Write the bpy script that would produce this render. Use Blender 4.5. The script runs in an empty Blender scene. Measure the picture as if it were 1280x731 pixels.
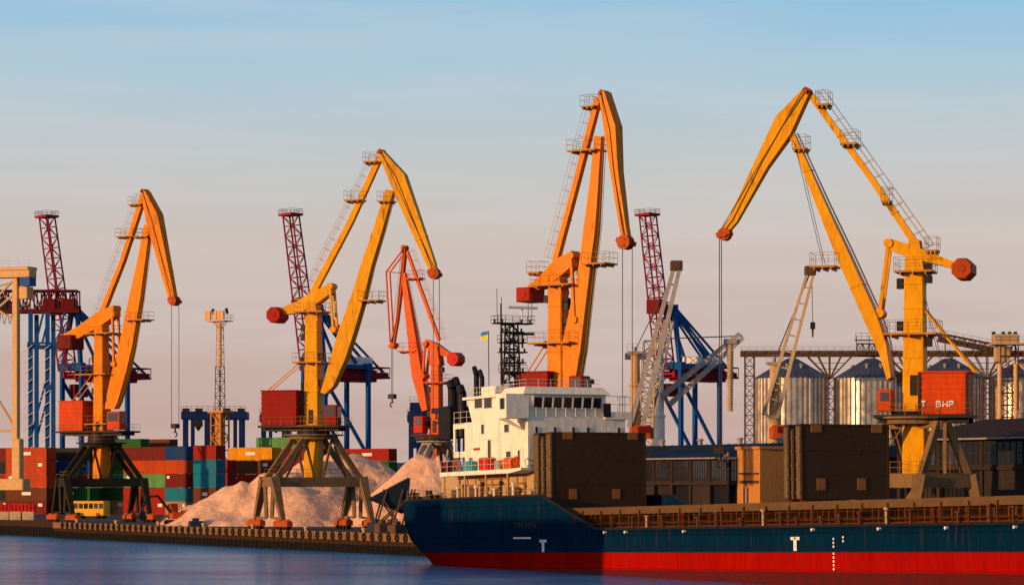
import bpy, math, random
from mathutils import Vector, Matrix, noise as mnoise
random.seed(7)
R = math.radians
scene = bpy.context.scene
COL = scene.collection
# ------------------------------------------------------------------ camera
F = 3600.0; HC = 8.0; HZ = 606.0          # focal length in px of a 1280 wide frame, eye height, horizon row
cam_d = bpy.data.cameras.new('camera'); cam = bpy.data.objects.new('camera', cam_d); COL.objects.link(cam)
cam.location = (0, 0, HC); cam.rotation_euler = (R(90), 0, 0)
cam_d.sensor_width = 36; cam_d.lens = 36 * F / 1280; cam_d.shift_y = (HZ - 365.5) / 1280
cam_d.clip_start = 1; cam_d.clip_end = 20000
scene.camera = cam
# ------------------------------------------------------------------ world, sun, exposure
SUN_DIR = Vector((-0.829, -0.559, 0)).normalized(); SUN_EL = R(8)
w = bpy.data.worlds.new('World'); scene.world = w; w.use_nodes = True
nt = w.node_tree; N = nt.nodes; bg = N['Background']
sky = N.new('ShaderNodeTexSky'); sky.sky_type = 'NISHITA'; sky.sun_disc = False
sky.sun_elevation = R(8); sky.sun_rotation = math.atan2(SUN_DIR.x, SUN_DIR.y)
sky.air_density = 1.0; sky.dust_density = 1.6; sky.ozone_density = 1.0; sky.altitude = 0
# thin high cloud: pale streaks, more pink towards the horizon
tc = N.new('ShaderNodeTexCoord'); mp = N.new('ShaderNodeMapping'); mp.inputs['Scale'].default_value = (5, 5, 60)
ns = N.new('ShaderNodeTexNoise'); ns.inputs['Scale'].default_value = 1.3; ns.inputs['Detail'].default_value = 6; ns.inputs['Roughness'].default_value = .55
rmp = N.new('ShaderNodeMapRange'); rmp.inputs[1].default_value = .42; rmp.inputs[2].default_value = .8; rmp.inputs[3].default_value = 0; rmp.inputs[4].default_value = .35
nt.links.new(tc.outputs['Generated'], mp.inputs[0]); nt.links.new(mp.outputs[0], ns.inputs[0]); nt.links.new(ns.outputs[0], rmp.inputs[0])
sep = N.new('ShaderNodeSeparateXYZ'); nt.links.new(tc.outputs['Generated'], sep.inputs[0])
ramp = N.new('ShaderNodeValToRGB'); cr = ramp.color_ramp
cr.elements[0].position = 0.0; cr.elements[0].color = (5.2, 3.45, 2.95, 1)
cr.elements[1].position = .5; cr.elements[1].color = (.7, 2.1, 4.6, 1)
for p_, c_ in ((.03, (5.4, 3.85, 3.45, 1)), (.06, (5.6, 4.4, 4.0, 1)), (.085, (5.8, 4.95, 4.55, 1)), (.113, (5.1, 5.4, 5.5, 1)), (.14, (4.0, 5.5, 6.5, 1)), (.168, (2.5, 5.0, 7.0, 1)), (.26, (1.3, 3.9, 7.0, 1)), (.75, (.35, .95, 2.2, 1))):
    e = cr.elements.new(p_); e.color = c_
nt.links.new(sep.outputs[2], ramp.inputs[0])
mx = N.new('ShaderNodeMix'); mx.data_type = 'RGBA'; mx.inputs[0].default_value = .93
nt.links.new(sky.outputs[0], mx.inputs[6]); nt.links.new(ramp.outputs[0], mx.inputs[7])
mx2 = N.new('ShaderNodeMix'); mx2.data_type = 'RGBA'; mx2.inputs[7].default_value = (6.3, 5.9, 5.8, 1)
nt.links.new(rmp.outputs[0], mx2.inputs[0]); nt.links.new(mx.outputs[2], mx2.inputs[6])
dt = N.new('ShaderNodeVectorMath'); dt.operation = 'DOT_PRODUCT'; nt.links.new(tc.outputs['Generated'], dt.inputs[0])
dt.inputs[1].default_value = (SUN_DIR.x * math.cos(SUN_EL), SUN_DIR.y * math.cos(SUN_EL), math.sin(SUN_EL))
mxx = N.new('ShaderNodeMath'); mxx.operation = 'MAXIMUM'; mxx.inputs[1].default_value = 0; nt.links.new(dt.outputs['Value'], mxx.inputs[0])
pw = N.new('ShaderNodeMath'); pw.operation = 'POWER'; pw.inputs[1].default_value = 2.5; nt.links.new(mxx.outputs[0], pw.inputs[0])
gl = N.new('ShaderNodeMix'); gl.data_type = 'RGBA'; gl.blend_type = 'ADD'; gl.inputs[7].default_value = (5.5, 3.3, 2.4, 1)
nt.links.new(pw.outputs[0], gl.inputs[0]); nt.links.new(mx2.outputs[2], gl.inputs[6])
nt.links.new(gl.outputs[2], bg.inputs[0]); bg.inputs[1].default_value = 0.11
sd = bpy.data.lights.new('sun', 'SUN'); sun = bpy.data.objects.new('sun', sd); COL.objects.link(sun)
sd.energy = 4.6; sd.angle = R(1.0); sd.color = (1.0, .58, .26)
S = Vector((SUN_DIR.x * math.cos(SUN_EL), SUN_DIR.y * math.cos(SUN_EL), math.sin(SUN_EL)))
sun.rotation_euler = S.to_track_quat('Z', 'Y').to_euler()
vs = scene.view_settings; vs.view_transform = 'Standard'; vs.look = 'None'; vs.gamma = 1; vs.use_curve_mapping = False; vs.exposure = 0.0

# ------------------------------------------------------------------ helpers
QZ = 2.3                                    # quay height above the water
T = Vector((0.466, -0.885, 0)); NV = Vector((0.885, 0.466, 0)); Q0 = Vector((-12.8, 330, 0))
QYAW = math.atan2(T.y, T.x)
def P(px, py, s):                           # photo pixel at s px per metre -> world
    return Vector(((px - 640) / s, F / s, HC + (HZ - py) / s))
def G(px, s, z=QZ):
    return Vector(((px - 640) / s, F / s, z))
def on_line(px, off):                       # point on the line parallel to the quay edge at offset off that shows at column px
    b = Q0 + NV * off; k = (px - 640) / F
    wv = (k * b.y - b.x) / (T.x - k * T.y)
    return b + T * wv, wv
def scale_at(p): return F / p.y

class MB:
    def __init__(s): s.v = []; s.f = []; s.sm = []
    def poly(s, vs, fs, smooth=False):
        o = len(s.v); s.v += [tuple(x) for x in vs]; s.f += [tuple(i + o for i in f) for f in fs]; s.sm += [smooth] * len(fs)
        return s
    def box(s, x0, x1, y0, y1, z0, z1):
        s.poly([(x0, y0, z0), (x1, y0, z0), (x1, y1, z0), (x0, y1, z0), (x0, y0, z1), (x1, y0, z1), (x1, y1, z1), (x0, y1, z1)],
               [(3, 2, 1, 0), (4, 5, 6, 7), (0, 1, 5, 4), (1, 2, 6, 5), (2, 3, 7, 6), (3, 0, 4, 7)]); return s
    def bbox(s, x0, x1, y0, y1, z0, z1, b=.05):      # box with chamfered vertical and top edges
        s.loft([(z0, 0), (z1 - b, 0), (z1, b)], x0, x1, y0, y1, b); return s
    def loft(s, lv, x0, x1, y0, y1, b):
        vs = []
        for z, i in lv:
            a0, a1, c0, c1 = x0 + i, x1 - i, y0 + i, y1 - i
            vs += [(a0 + b, c0, z), (a1 - b, c0, z), (a1, c0 + b, z), (a1, c1 - b, z), (a1 - b, c1, z), (a0 + b, c1, z), (a0, c1 - b, z), (a0, c0 + b, z)]
        fs = [tuple(range(7, -1, -1))]
        n = len(lv)
        for k in range(n - 1):
            for i in range(8):
                j = (i + 1) % 8; fs.append((k * 8 + i, k * 8 + j, k * 8 + 8 + j, k * 8 + 8 + i))
        fs.append(tuple(range((n - 1) * 8, n * 8)))
        s.poly(vs, fs)
    def beam(s, a, b, w=.3, h=None, w2=None, h2=None, up=(0, 0, 1)):
        a = Vector(a); b = Vector(b); h = w if h is None else h; w2 = w if w2 is None else w2; h2 = h if h2 is None else h2
        d = (b - a); 
        if d.length < 1e-6: return s
        d.normalize(); up = Vector(up)
        if abs(d.dot(up)) > .97: up = Vector((0, 1, 0)) if abs(d.y) < .9 else Vector((1, 0, 0))
        sd_ = d.cross(up).normalized(); u = sd_.cross(d)
        vs = []
        for p, ww, hh in ((a, w, h), (b, w2, h2)):
            for x, y in ((-1, -1), (1, -1), (1, 1), (-1, 1)): vs.append(p + sd_ * x * ww / 2 + u * y * hh / 2)
        s.poly(vs, [(3, 2, 1, 0), (4, 5, 6, 7), (0, 1, 5, 4), (1, 2, 6, 5), (2, 3, 7, 6), (3, 0, 4, 7)]); return s
    def tube(s, a, b, r=.05, r2=None, n=8, cap=True):
        a = Vector(a); b = Vector(b); r2 = r if r2 is None else r2
        d = (b - a)
        if d.length < 1e-6: return s
        d.normalize(); up = Vector((0, 0, 1)) if abs(d.z) < .95 else Vector((1, 0, 0))
        x = d.cross(up).normalized(); y = d.cross(x)
        vs = []
        for p, rr in ((a, r), (b, r2)):
            for i in range(n):
                t = 2 * math.pi * i / n; vs.append(p + x * math.cos(t) * rr + y * math.sin(t) * rr)
        s.poly(vs, [(i, i + n, (i + 1) % n + n, (i + 1) % n) for i in range(n)], True)
        if cap: s.poly(vs, [tuple(range(n)), tuple(range(2 * n - 1, n - 1, -1))])
        return s
    def path(s, pts, r=.05, n=6):
        for a, b in zip(pts[:-1], pts[1:]): s.tube(a, b, r, n=n)
        return s
    def sections(s, secs):                  # secs: list of (rA, zA, rB, zB, half lateral [,y centre]) lofted into a closed box girder
        vs = []
        for c in secs:
            rA, zA, rB, zB, h = c[:5]; yc = c[5] if len(c) > 5 else 0
            vs += [(rA, yc - h, zA), (rB, yc - h, zB), (rB, yc + h, zB), (rA, yc + h, zA)]
        fs = [(3, 2, 1, 0)]
        for k in range(len(secs) - 1):
            o = 4 * k
            for i in range(4):
                j = (i + 1) % 4; fs.append((o + i, o + j, o + 4 + j, o + 4 + i))
        o = 4 * (len(secs) - 1); fs.append((o, o + 1, o + 2, o + 3)); s.poly(vs, fs); return s
    def lattice(s, a, b, w0, w1, n, r=.08, rd=None, up=(0, 1, 0), h0=None, h1=None):
        a = Vector(a); b = Vector(b); d = (b - a).normalized(); rd = rd or r * .65
        h0 = w0 if h0 is None else h0; h1 = w1 if h1 is None else h1
        x = d.cross(Vector(up)).normalized(); y = x.cross(d)
        ring = []
        for k in range(n + 1):
            t = k / n; p = a.lerp(b, t); ww = (w0 + (w1 - w0) * t) / 2; hh = (h0 + (h1 - h0) * t) / 2
            ring.append([p + x * ww * i + y * hh * j for i, j in ((-1, -1), (1, -1), (1, 1), (-1, 1))])
        for c in range(4): s.tube(ring[0][c], ring[-1][c], r, n=5)
        for k in range(n + 1):
            for c in range(4):
                e = (c + 1) % 4
                s.tube(ring[k][c], ring[k][e], rd, n=4, cap=False)
                if k < n: s.tube(ring[k][c] if (k + c) % 2 else ring[k][e], ring[k + 1][e] if (k + c) % 2 else ring[k + 1][c], rd, n=4, cap=False)
        return s
    def rail(s, pts, h=1.1, r=.04, step=1.6, closed=False):
        r *= .62
        pts = [Vector(p) for p in pts]
        if closed: pts.append(pts[0])
        Z = Vector((0, 0, 1))
        for a, b in zip(pts[:-1], pts[1:]):
            L_ = (b - a).length; n = max(1, round(L_ / step))
            for i in range(n + 1):
                p = a.lerp(b, i / n); s.tube(p, p + Z * h, r, n=4, cap=False)
            for q in (.5, 1): s.tube(a + Z * h * q, b + Z * h * q, r * .85, n=4, cap=False)
        return s
    def build(s, name, m, parent=None, loc=None, rz=0, sub=0):
        me = bpy.data.meshes.new(name); me.from_pydata(s.v, [], s.f); me.polygons.foreach_set('use_smooth', s.sm); me.update()
        if isinstance(m, (list, tuple)):
            for q in m: me.materials.append(q)
        else: me.materials.append(m)
        o = bpy.data.objects.new(name, me); COL.objects.link(o)
        if parent: o.parent = parent
        if loc is not None: o.location = loc
        if rz: o.rotation_euler.z = rz
        return o
def thing(name, label, cat, loc=(0, 0, 0), rz=0, group=None):
    o = bpy.data.objects.new(name, None); COL.objects.link(o); o.location = loc; o.rotation_euler.z = rz
    o.empty_display_size = .5
    return tag(o, label, cat, group)
def tag(o, label=None, cat=None, group=None, kind=None):
    if label: o['label'] = label
    if cat: o['category'] = cat
    if group: o['group'] = group
    if kind: o['kind'] = kind
    return o
def kids(o): return list(o.children)
def copy_tree(o, parent=None):
    c = o.copy(); COL.objects.link(c); c.parent = parent
    for ch in kids(o): copy_tree(ch, c)
    return c

# ------------------------------------------------------------------ materials
def mat(name, col, rough=.55, metal=0, dirt=.25, dcol=(.05, .03, .02), scale=.8, streak=0, bump=0, bscale=4, spec=.06, rust=0):
    m = bpy.data.materials.new(name); m.use_nodes = True; t = m.node_tree; n = t.nodes; b = n['Principled BSDF']
    b.inputs['Roughness'].default_value = rough; b.inputs['Metallic'].default_value = metal
    b.inputs['Specular IOR Level'].default_value = spec
    tc = n.new('ShaderNodeTexCoord'); mp = n.new('ShaderNodeMapping'); t.links.new(tc.outputs['Object'], mp.inputs[0])
    mp.inputs['Scale'].default_value = (1, 1, .25 if streak else 1)
    ns = n.new('ShaderNodeTexNoise'); ns.inputs['Scale'].default_value = scale; ns.inputs['Detail'].default_value = 8; ns.inputs['Roughness'].default_value = .65
    t.links.new(mp.outputs[0], ns.inputs[0])
    mr = n.new('ShaderNodeMapRange'); mr.inputs[1].default_value = .48; mr.inputs[2].default_value = .72; mr.inputs[4].default_value = dirt
    t.links.new(ns.outputs[0], mr.inputs[0])
    mxn = n.new('ShaderNodeMix'); mxn.data_type = 'RGBA'; mxn.inputs[6].default_value = (*col, 1); mxn.inputs[7].default_value = (*dcol, 1)
    t.links.new(mr.outputs[0], mxn.inputs[0])
    out = mxn.outputs[2]
    n2 = n.new('ShaderNodeTexNoise'); n2.inputs['Scale'].default_value = scale * 7; n2.inputs['Detail'].default_value = 5; t.links.new(mp.outputs[0], n2.inputs[0])
    hs = n.new('ShaderNodeHueSaturation'); mr2 = n.new('ShaderNodeMapRange'); mr2.inputs[1].default_value = .3; mr2.inputs[2].default_value = .7; mr2.inputs[3].default_value = .82; mr2.inputs[4].default_value = 1.12
    t.links.new(n2.outputs[0], mr2.inputs[0]); t.links.new(mr2.outputs[0], hs.inputs['Value']); t.links.new(out, hs.inputs['Color']); out = hs.outputs[0]
    if rust:
        n3 = n.new('ShaderNodeTexNoise'); n3.inputs['Scale'].default_value = scale * 2.3; n3.inputs['Detail'].default_value = 10; n3.inputs['Roughness'].default_value = .75
        t.links.new(mp.outputs[0], n3.inputs[0])
        m3 = n.new('ShaderNodeMapRange'); m3.inputs[1].default_value = .58; m3.inputs[2].default_value = .64; m3.inputs[4].default_value = rust; t.links.new(n3.outputs[0], m3.inputs[0])
        mm = n.new('ShaderNodeMix'); mm.data_type = 'RGBA'; mm.inputs[7].default_value = (.12, .035, .012, 1); t.links.new(m3.outputs[0], mm.inputs[0]); t.links.new(out, mm.inputs[6]); out = mm.outputs[2]
    t.links.new(out, b.inputs['Base Color'])
    if bump:
        nb = n.new('ShaderNodeTexNoise'); nb.inputs['Scale'].default_value = bscale; nb.inputs['Detail'].default_value = 8; t.links.new(tc.outputs['Object'], nb.inputs[0])
        bp = n.new('ShaderNodeBump'); bp.inputs['Distance'].default_value = bump; bp.inputs['Strength'].default_value = 1; t.links.new(nb.outputs[0], bp.inputs['Height']); t.links.new(bp.outputs[0], b.inputs['Normal'])
    return m
M = dict(
    yellow=mat('crane_yellow', (.68, .30, .004), .42, dirt=.5, dcol=(.38, .12, .01), scale=.5, streak=1, rust=.7),
    orange=mat('crane_orange', (.68, .20, .003), .42, dirt=.5, dcol=(.36, .09, .008), scale=.5, streak=1, rust=.65),
    redorange=mat('crane_red_orange', (.62, .085, .004), .42, dirt=.3, dcol=(.3, .06, .02), scale=.5, streak=1, rust=.4),
    pale_yellow=mat('rail_yellow', (.42, .19, .03), .5),
    house_orange=mat('house_orange', (.52, .05, .004), .5, dirt=.3, scale=.6, streak=1, rust=.35),
    house_red=mat('house_red', (.24, .004, .002), .5, dirt=.3, scale=.6, streak=1, rust=.3),
    ballast=mat('ballast_red', (.33, .010, .005), .5, dirt=.3, scale=.8),
    ballast_or=mat('ballast_orange', (.36, .05, .008), .5, dirt=.3, scale=.8),
    portal=mat('portal_brown', (.20, .115, .05), .6, dirt=.6, dcol=(.06, .035, .02), scale=.7, rust=.8),
    portal_dark=mat('portal_olive', (.022, .022, .010), .6, dirt=.5, dcol=(.03, .02, .012), scale=.7, rust=.5),
    bogie=mat('bogie_orange', (.42, .07, .01), .55, dirt=.5, scale=1.5, rust=.6),
    steel=mat('dark_steel', (.025, .022, .022), .5, metal=.3),
    grey_steel=mat('grey_steel', (.3, .27, .24), .5, dirt=.4, rust=.5),
    rope=mat('wire_rope', (.06, .055, .055), .6),
    glass=mat('dark_glass', (.012, .014, .018), .08, dirt=0, spec=.8),
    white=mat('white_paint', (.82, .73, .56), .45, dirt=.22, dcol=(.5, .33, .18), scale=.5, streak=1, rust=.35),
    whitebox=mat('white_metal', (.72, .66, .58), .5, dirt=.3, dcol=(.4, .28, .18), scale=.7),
    cream=mat('cream_paint', (.45, .29, .14), .5, dirt=.4, dcol=(.3, .2, .1), rust=.5),
    deck=mat('deck_brown', (.1, .035, .012), .6, dirt=.6, scale=.9, rust=.8, bump=.02),
    coaming=mat('coaming_brown', (.11, .042, .013), .6, dirt=.6, dcol=(.09, .035, .015), scale=1.2, streak=1, rust=.85),
    flange=mat('coaming_flange', (.11, .058, .022), .6, dirt=.4, dcol=(.2, .1, .04), scale=1.2, rust=.5),
    hatch=mat('hatch_olive', (.055, .03, .014), .6, dirt=.45, dcol=(.035, .02, .01), scale=.5, rust=.25),
    patch=mat('hatch_patch', (.3, .11, .03), .6),
    hatch_edge=mat('hatch_edge', (.13, .085, .04), .6, dirt=.5, rust=.4),
    black=mat('black_paint', (.014, .014, .016), .5),
    blue=mat('crane_blue', (.004, .065, .22), .45, dirt=.3, dcol=(.05, .08, .14), scale=.3),
    navy=mat('navy_paint', (.004, .018, .08), .45, dirt=.3, scale=.3),
    boom_red=mat('boom_red', (.25, .014, .03), .5, dirt=.3, scale=.3),
    dark_red=mat('dark_red', (.12, .008, .007), .5),
    beige=mat('gantry_beige', (.58, .33, .13), .5, dirt=.3, dcol=(.35, .2, .08), scale=.5, rust=.3),
    silo=None, silo_roof=None,
    brown_steel=mat('gallery_brown', (.1, .055, .035), .6, dirt=.4, rust=.6),
    wall_dark=mat('warehouse_wall', (.032, .024, .02), .8, dirt=.5, scale=.5, streak=1),
    roof=mat('warehouse_roof', (.012, .022, .04), .6, dirt=.35, dcol=(.1, .08, .06), scale=.4),
    roof_br=mat('brown_roof', (.05, .027, .014), .7, dirt=.5, scale=.5),
    ochre=mat('ochre_plaster', (.46, .19, .045), .8, dirt=.45, dcol=(.3, .13, .05), scale=.5, streak=1, bump=.02),
    concrete=mat('quay_concrete', (.21, .105, .04), .85, dirt=.85, dcol=(.03, .016, .01), scale=1.1, bump=.05, bscale=2),
    ground=mat('yard_ground', (.1, .07, .05), .9, dirt=.5, scale=.05, bump=.03),
    pile=mat('sheet_pile', (.04, .018, .008), .8, dirt=.7, dcol=(.02, .015, .012), scale=1.2, streak=1, rust=.6),
    weed=mat('tidal_weed', (.006, .006, .005), .7, dirt=.3, scale=2, bump=.05),
    tyre=mat('rubber', (.02, .018, .018), .8),
    teal=mat('teal_paint', (.05, .3, .32), .5), bright_red=mat('bright_red', (.5, .015, .008), .45), 
    grey_boom=mat('grey_boom', (.34, .3, .27), .5, dirt=.5, dcol=(.15, .09, .06), rust=.5), slate=mat('slate_paint', (.02, .03, .05), .6), tan=mat('tan_tarp', (.5, .36, .2), .8, dirt=.4, bump=.05),
    bus=mat('bus_yellow', (.75, .36, .02), .4, dirt=.2),
    light_blue=mat('flag_blue', (.05, .2, .55), .8, dirt=0), flag_y=mat('flag_yellow', (.75, .6, .03), .8, dirt=0),
)

# ------------------------------------------------------------------ water and ground
def water():
    m = bpy.data.materials.new('sea_water'); m.use_nodes = True; t = m.node_tree; n = t.nodes; b = n['Principled BSDF']
    b.inputs['Base Color'].default_value = (.003, .17, .36, 1); b.inputs['Roughness'].default_value = .15; b.inputs['IOR'].default_value = 1.33
    g = n.new('ShaderNodeNewGeometry')
    h = None
    for sx, sy, sc, dist in ((.5, 1, .5, .8), (1, 1.6, 1.7, .22), (.25, .5, .12, 1.6)):
        mp = n.new('ShaderNodeMapping'); mp.inputs['Scale'].default_value = (sx, sy, 1); t.links.new(g.outputs['Position'], mp.inputs[0])
        ns = n.new('ShaderNodeTexNoise'); ns.inputs['Scale'].default_value = sc; ns.inputs['Detail'].default_value = 3; t.links.new(mp.outputs[0], ns.inputs[0])
        mu = n.new('ShaderNodeMath'); mu.operation = 'MULTIPLY'; mu.inputs[1].default_value = dist; t.links.new(ns.outputs[0], mu.inputs[0])
        if h is None: h = mu.outputs[0]
        else:
            ad = n.new('ShaderNodeMath'); t.links.new(h, ad.inputs[0]); t.links.new(mu.outputs[0], ad.inputs[1]); h = ad.outputs[0]
    mp = n.new('ShaderNodeMapping'); mp.inputs['Scale'].default_value = (.012, .06, 1); t.links.new(g.outputs['Position'], mp.inputs[0])
    wn = n.new('ShaderNodeTexNoise'); wn.inputs['Scale'].default_value = 1; wn.inputs['Detail'].default_value = 4; t.links.new(mp.outputs[0], wn.inputs[0])
    wr = n.new('ShaderNodeMapRange'); wr.inputs[1].default_value = .35; wr.inputs[2].default_value = .65; wr.inputs[3].default_value = .35; wr.inputs[4].default_value = 1.0; t.links.new(wn.outputs[0], wr.inputs[0])
    bp = n.new('ShaderNodeBump'); bp.inputs['Distance'].default_value = 2.4; t.links.new(wr.outputs[0], bp.inputs['Strength'])
    t.links.new(h, bp.inputs['Height']); t.links.new(bp.outputs[0], b.inputs['Normal'])
    o = MB().poly([(-6000, -800, 0), (6000, -800, 0), (6000, 9000, 0), (-6000, 9000, 0)], [(0, 1, 2, 3)]).build('water', m)
    tag(o, kind='structure')
water()
def quay():
    # edge runs along T; the far left stretch stands back a little
    k0, wj = on_line(68, 0)
    A = Q0 + T * 420; B = k0; C = k0 + NV * 1.6; D = C - T * 420
    far = 1500
    g = [A, B, C, D, D + Vector((-200, 900, 0)), A + Vector((2500, 1200, 0)), A + Vector((1200, 0, 0))]
    zt = QZ
    mb = MB(); mb.poly([(p.x, p.y, zt) for p in g], [tuple(range(len(g) - 1, -1, -1))])
    tag(mb.build('quay_ground', M['ground']), kind='structure')
    root = thing('quay_wall', 'long rust-brown concrete quay wall with dark weed line facing the water', 'quay wall')
    def face(name, a, b, mt, z0, z1, out, period=0, depth=0):
        d = (b - a); L_ = d.length; d.normalize(); nrm = Vector((d.y, -d.x, 0))
        if nrm.dot(NV) > 0: nrm = -nrm
        vs = []; fs = []
        if period:
            n = int(L_ / period)
            prof = ((0, 0), (.35, 0), (.5, depth), (.85, depth))
            pts = []
            for i in range(n):
                for t_, o_ in prof: pts.append(a + d * (i + t_) * period + nrm * (out + o_))
            pts.append(a + d * n * period + nrm * out)
        else: pts = [a + nrm * out, b + nrm * out]
        for p in pts: vs += [(p.x, p.y, z0), (p.x, p.y, z1)]
        for i in range(len(pts) - 1): fs.append((2 * i, 2 * i + 2, 2 * i + 3, 2 * i + 1))
        m_ = MB(); m_.poly(vs, fs)
        # top lip
        if not period:
            p, q = pts; m_.poly([(p.x, p.y, z1), (q.x, q.y, z1), tuple((q - nrm * (out + .6)).to_3d())[:2] + (z1,), tuple((p - nrm * (out + .6)).to_3d())[:2] + (z1,)], [(0, 1, 2, 3)])
            m_.poly([(p.x, p.y, z0), (q.x, q.y, z0), tuple((q - nrm * (out + .3)).to_3d())[:2] + (z0,), tuple((p - nrm * (out + .3)).to_3d())[:2] + (z0,)], [(0, 1, 2, 3)])
        return m_.build(name, mt, root)
    for a, b in ((D, C), (B, A)):
        far_bit = (b - C).length < .1
        face('coping', a, b, M['pile'] if far_bit else M['concrete'], 1.5, QZ + .12, .25)
        face('sheet_piling', a, b, M['weed'] if far_bit else M['pile'], 1.0, 1.5, .02, 1.4, .22)
        face('weed_band', a, b, M['weed'], -2, 1.0, .03, 1.4, .24)
    m_ = MB(); m_.poly([(B.x, B.y, -2), (C.x, C.y, -2), (C.x, C.y, QZ + .1), (B.x, B.y, QZ + .1)], [(0, 1, 2, 3)]); m_.build('return_wall', M['weed'], root)
quay()
def fenders():
    # tyre fenders on the coping and mooring bollards along the edge
    f0 = None; k = 0
    p0, w0 = on_line(75, 0)
    for i in range(76):
        wv = w0 + 2 + i * 2.25
        if wv > 6: break
        p = Q0 + T * wv - NV * .32
        if f0 is None:
            m_ = MB(); seg = 12
            for q in range(seg):
                a = 2 * math.pi * q / seg; b = 2 * math.pi * (q + 1) / seg
                m_.tube((math.cos(a) * .38, 0, math.sin(a) * .38), (math.cos(b) * .38, 0, math.sin(b) * .38), .15, n=6)
            f0 = m_.build('tyre_fender', M['tyre']); o = f0
        else: o = f0.copy(); COL.objects.link(o)
        tag(o, 'black rubber tyre in the row hung along the face of the rust-brown quay', 'fender', 'tyre fenders along the quay face')
        o.location = (p.x, p.y, 1.95); o.rotation_euler.z = math.atan2(T.y, T.x); k += 1
    b0 = None
    for i in range(9):
        wv = w0 + 6 + i * 17
        if wv > 0: break
        p = Q0 + T * wv + NV * .6
        if b0 is None:
            b0 = MB(); b0.tube((0, 0, 0), (0, 0, .45), .22, .2, 10); b0.tube((0, 0, .45), (0, 0, .65), .34, .3, 10); b0 = b0.build('mooring_bollard', M['cream']); o = b0
        else: o = b0.copy(); COL.objects.link(o)
        tag(o, 'squat pale mooring bollard on the quay edge above the tyres', 'bollard', 'mooring bollards on the quay edge')
        o.location = (p.x, p.y, QZ)
fenders()

# ------------------------------------------------------------------ portal cranes
def portal(root, yaw, mats, zt=12.1, zb=6.1, a=8.8, b=12.4, ring=3.0, style=0, at=1.6, bt=None):
    """four legged travelling base, aligned with the quay rails (yaw = crane yaw)"""
    rz = QYAW - yaw
    pr = MB(); c, s_ = math.cos(rz), math.sin(rz)
    def X(p, q, z): return Vector((c * p - s_ * q, s_ * p + c * q, z))
    mt = mats['portal']
    top = MB()
    n = 20
    for z0, z1, rr in ((zt - .5, zt, ring + .15), (zt - .05, zt + .12, ring + .9)):
        vs = [X(math.cos(2 * math.pi * i / n) * rr, math.sin(2 * math.pi * i / n) * rr, z) for z in (z0, z1) for i in range(n)]
        top.poly(vs, [(i, (i + 1) % n, (i + 1) % n + n, i + n) for i in range(n)] + [tuple(range(n - 1, -1, -1)), tuple(range(n, 2 * n))])
    pf = top.build('portal_platform', mt, root)
    rl = MB(); rl.rail([X(math.cos(t) * (ring + .8), math.sin(t) * (ring + .8), zt + .12) for t in [2 * math.pi * i / 14 for i in range(15)]], 1.0, .035); rl.build('railing', mats['rail'], pf)
    bt = bt or b
    ct = [(-at, -bt / 2), (at, -bt / 2), (at, bt / 2), (-at, bt / 2)]
    cs = [(-a / 2, -b / 2), (a / 2, -b / 2), (a / 2, b / 2), (-a / 2, b / 2)]
    k = ring * .68
    for i, (p, q) in enumerate(cs):
        sp, sq = (1 if p > 0 else -1), (1 if q > 0 else -1)
        lg = MB(); tp, tq = ct[i]
        if style == 0: lg.beam(X(sp * k * .8, sq * k, zt - .4), X(tp, tq, zb), .5, .7)
        else: lg.beam(X(tp * .9, sq * .45, zt - .4), X(tp, tq, zb), .55, .6)
        lg.beam(X(tp, tq, zb + .5), X(p, q, 1.3), 1.15, .9, .6, .55)
        lg.beam(X(tp - sp * .3, tq, zb - .5), X(sp * .9, q, 1.5), .4, .4)
        lg.beam(X(sp * .9, q, 1.5), X(p - sp * .3, q, 1.5), .25, .3)
        lg.build('leg', mt, root)
        bg_ = MB()
        bg_.loft([(.45, 0), (1.05, 0), (1.35, .35)], -2.2, 2.2, -.45, .45, .12)
        bg_.v = [tuple(X(p + x, q + y, z)) for x, y, z in bg_.v]
        bo = bg_.build('bogie', mats['bogie'], root)
        for e in (-1.6, -.6, .6, 1.6):
            wh = MB(); wh.tube(X(p + e, q - .3, .3), X(p + e, q + .3, .3), .32, n=10); wh.build('wheel', M['steel'], bo)
    bm = MB()
    for i in range(4):
        (p0, q0), (p1, q1) = ct[i], ct[(i + 1) % 4]
        bm.beam(X(p0, q0, zb), X(p1, q1, zb), .7, 1.25)
    bm.build('tie_beam', mt, root)
    br = MB()
    for sq in (-1, 1):
        if style == 0:
            br.beam(X(at, sq * .6, zb + .5), X(at, sq * k * .9, zt - .6), .25, .28); br.beam(X(-at, sq * .6, zb + .5), X(-at, sq * k * .9, zt - .6), .25, .28)
            br.beam(X(at * .9, sq * bt * .36, zb + .5), X(at * .9, sq * bt * .18, zt - 1.4), .22, .22)
        else:
            MB().beam(X(sq * at, 0, zt - .5), X(sq * at, 0, zb + .5), .3, .3).build('centre_post', mt, root)
    if style: br.beam(X(-at, 0, zt - .6), X(at, 0, zt - .6), .8, .6)
    # stair and winch clutter on the beam deck
    MB().beam(X(-1.2, -4, zb + .6), X(.5, -1.6, zt - .6), .5, .12).build('stair', mt, root)
    br.tube(X(0, 0, zb - .3), X(0, 0, zb + 1.6), .9, .8, 12)
    br.build('brace', mt, root)
    rl = MB(); rl.rail([X(p, q, zb + .66) for p, q in ct], 1.0, .035, closed=True); rl.build('portal_railing', mats['rail'], root)

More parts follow.
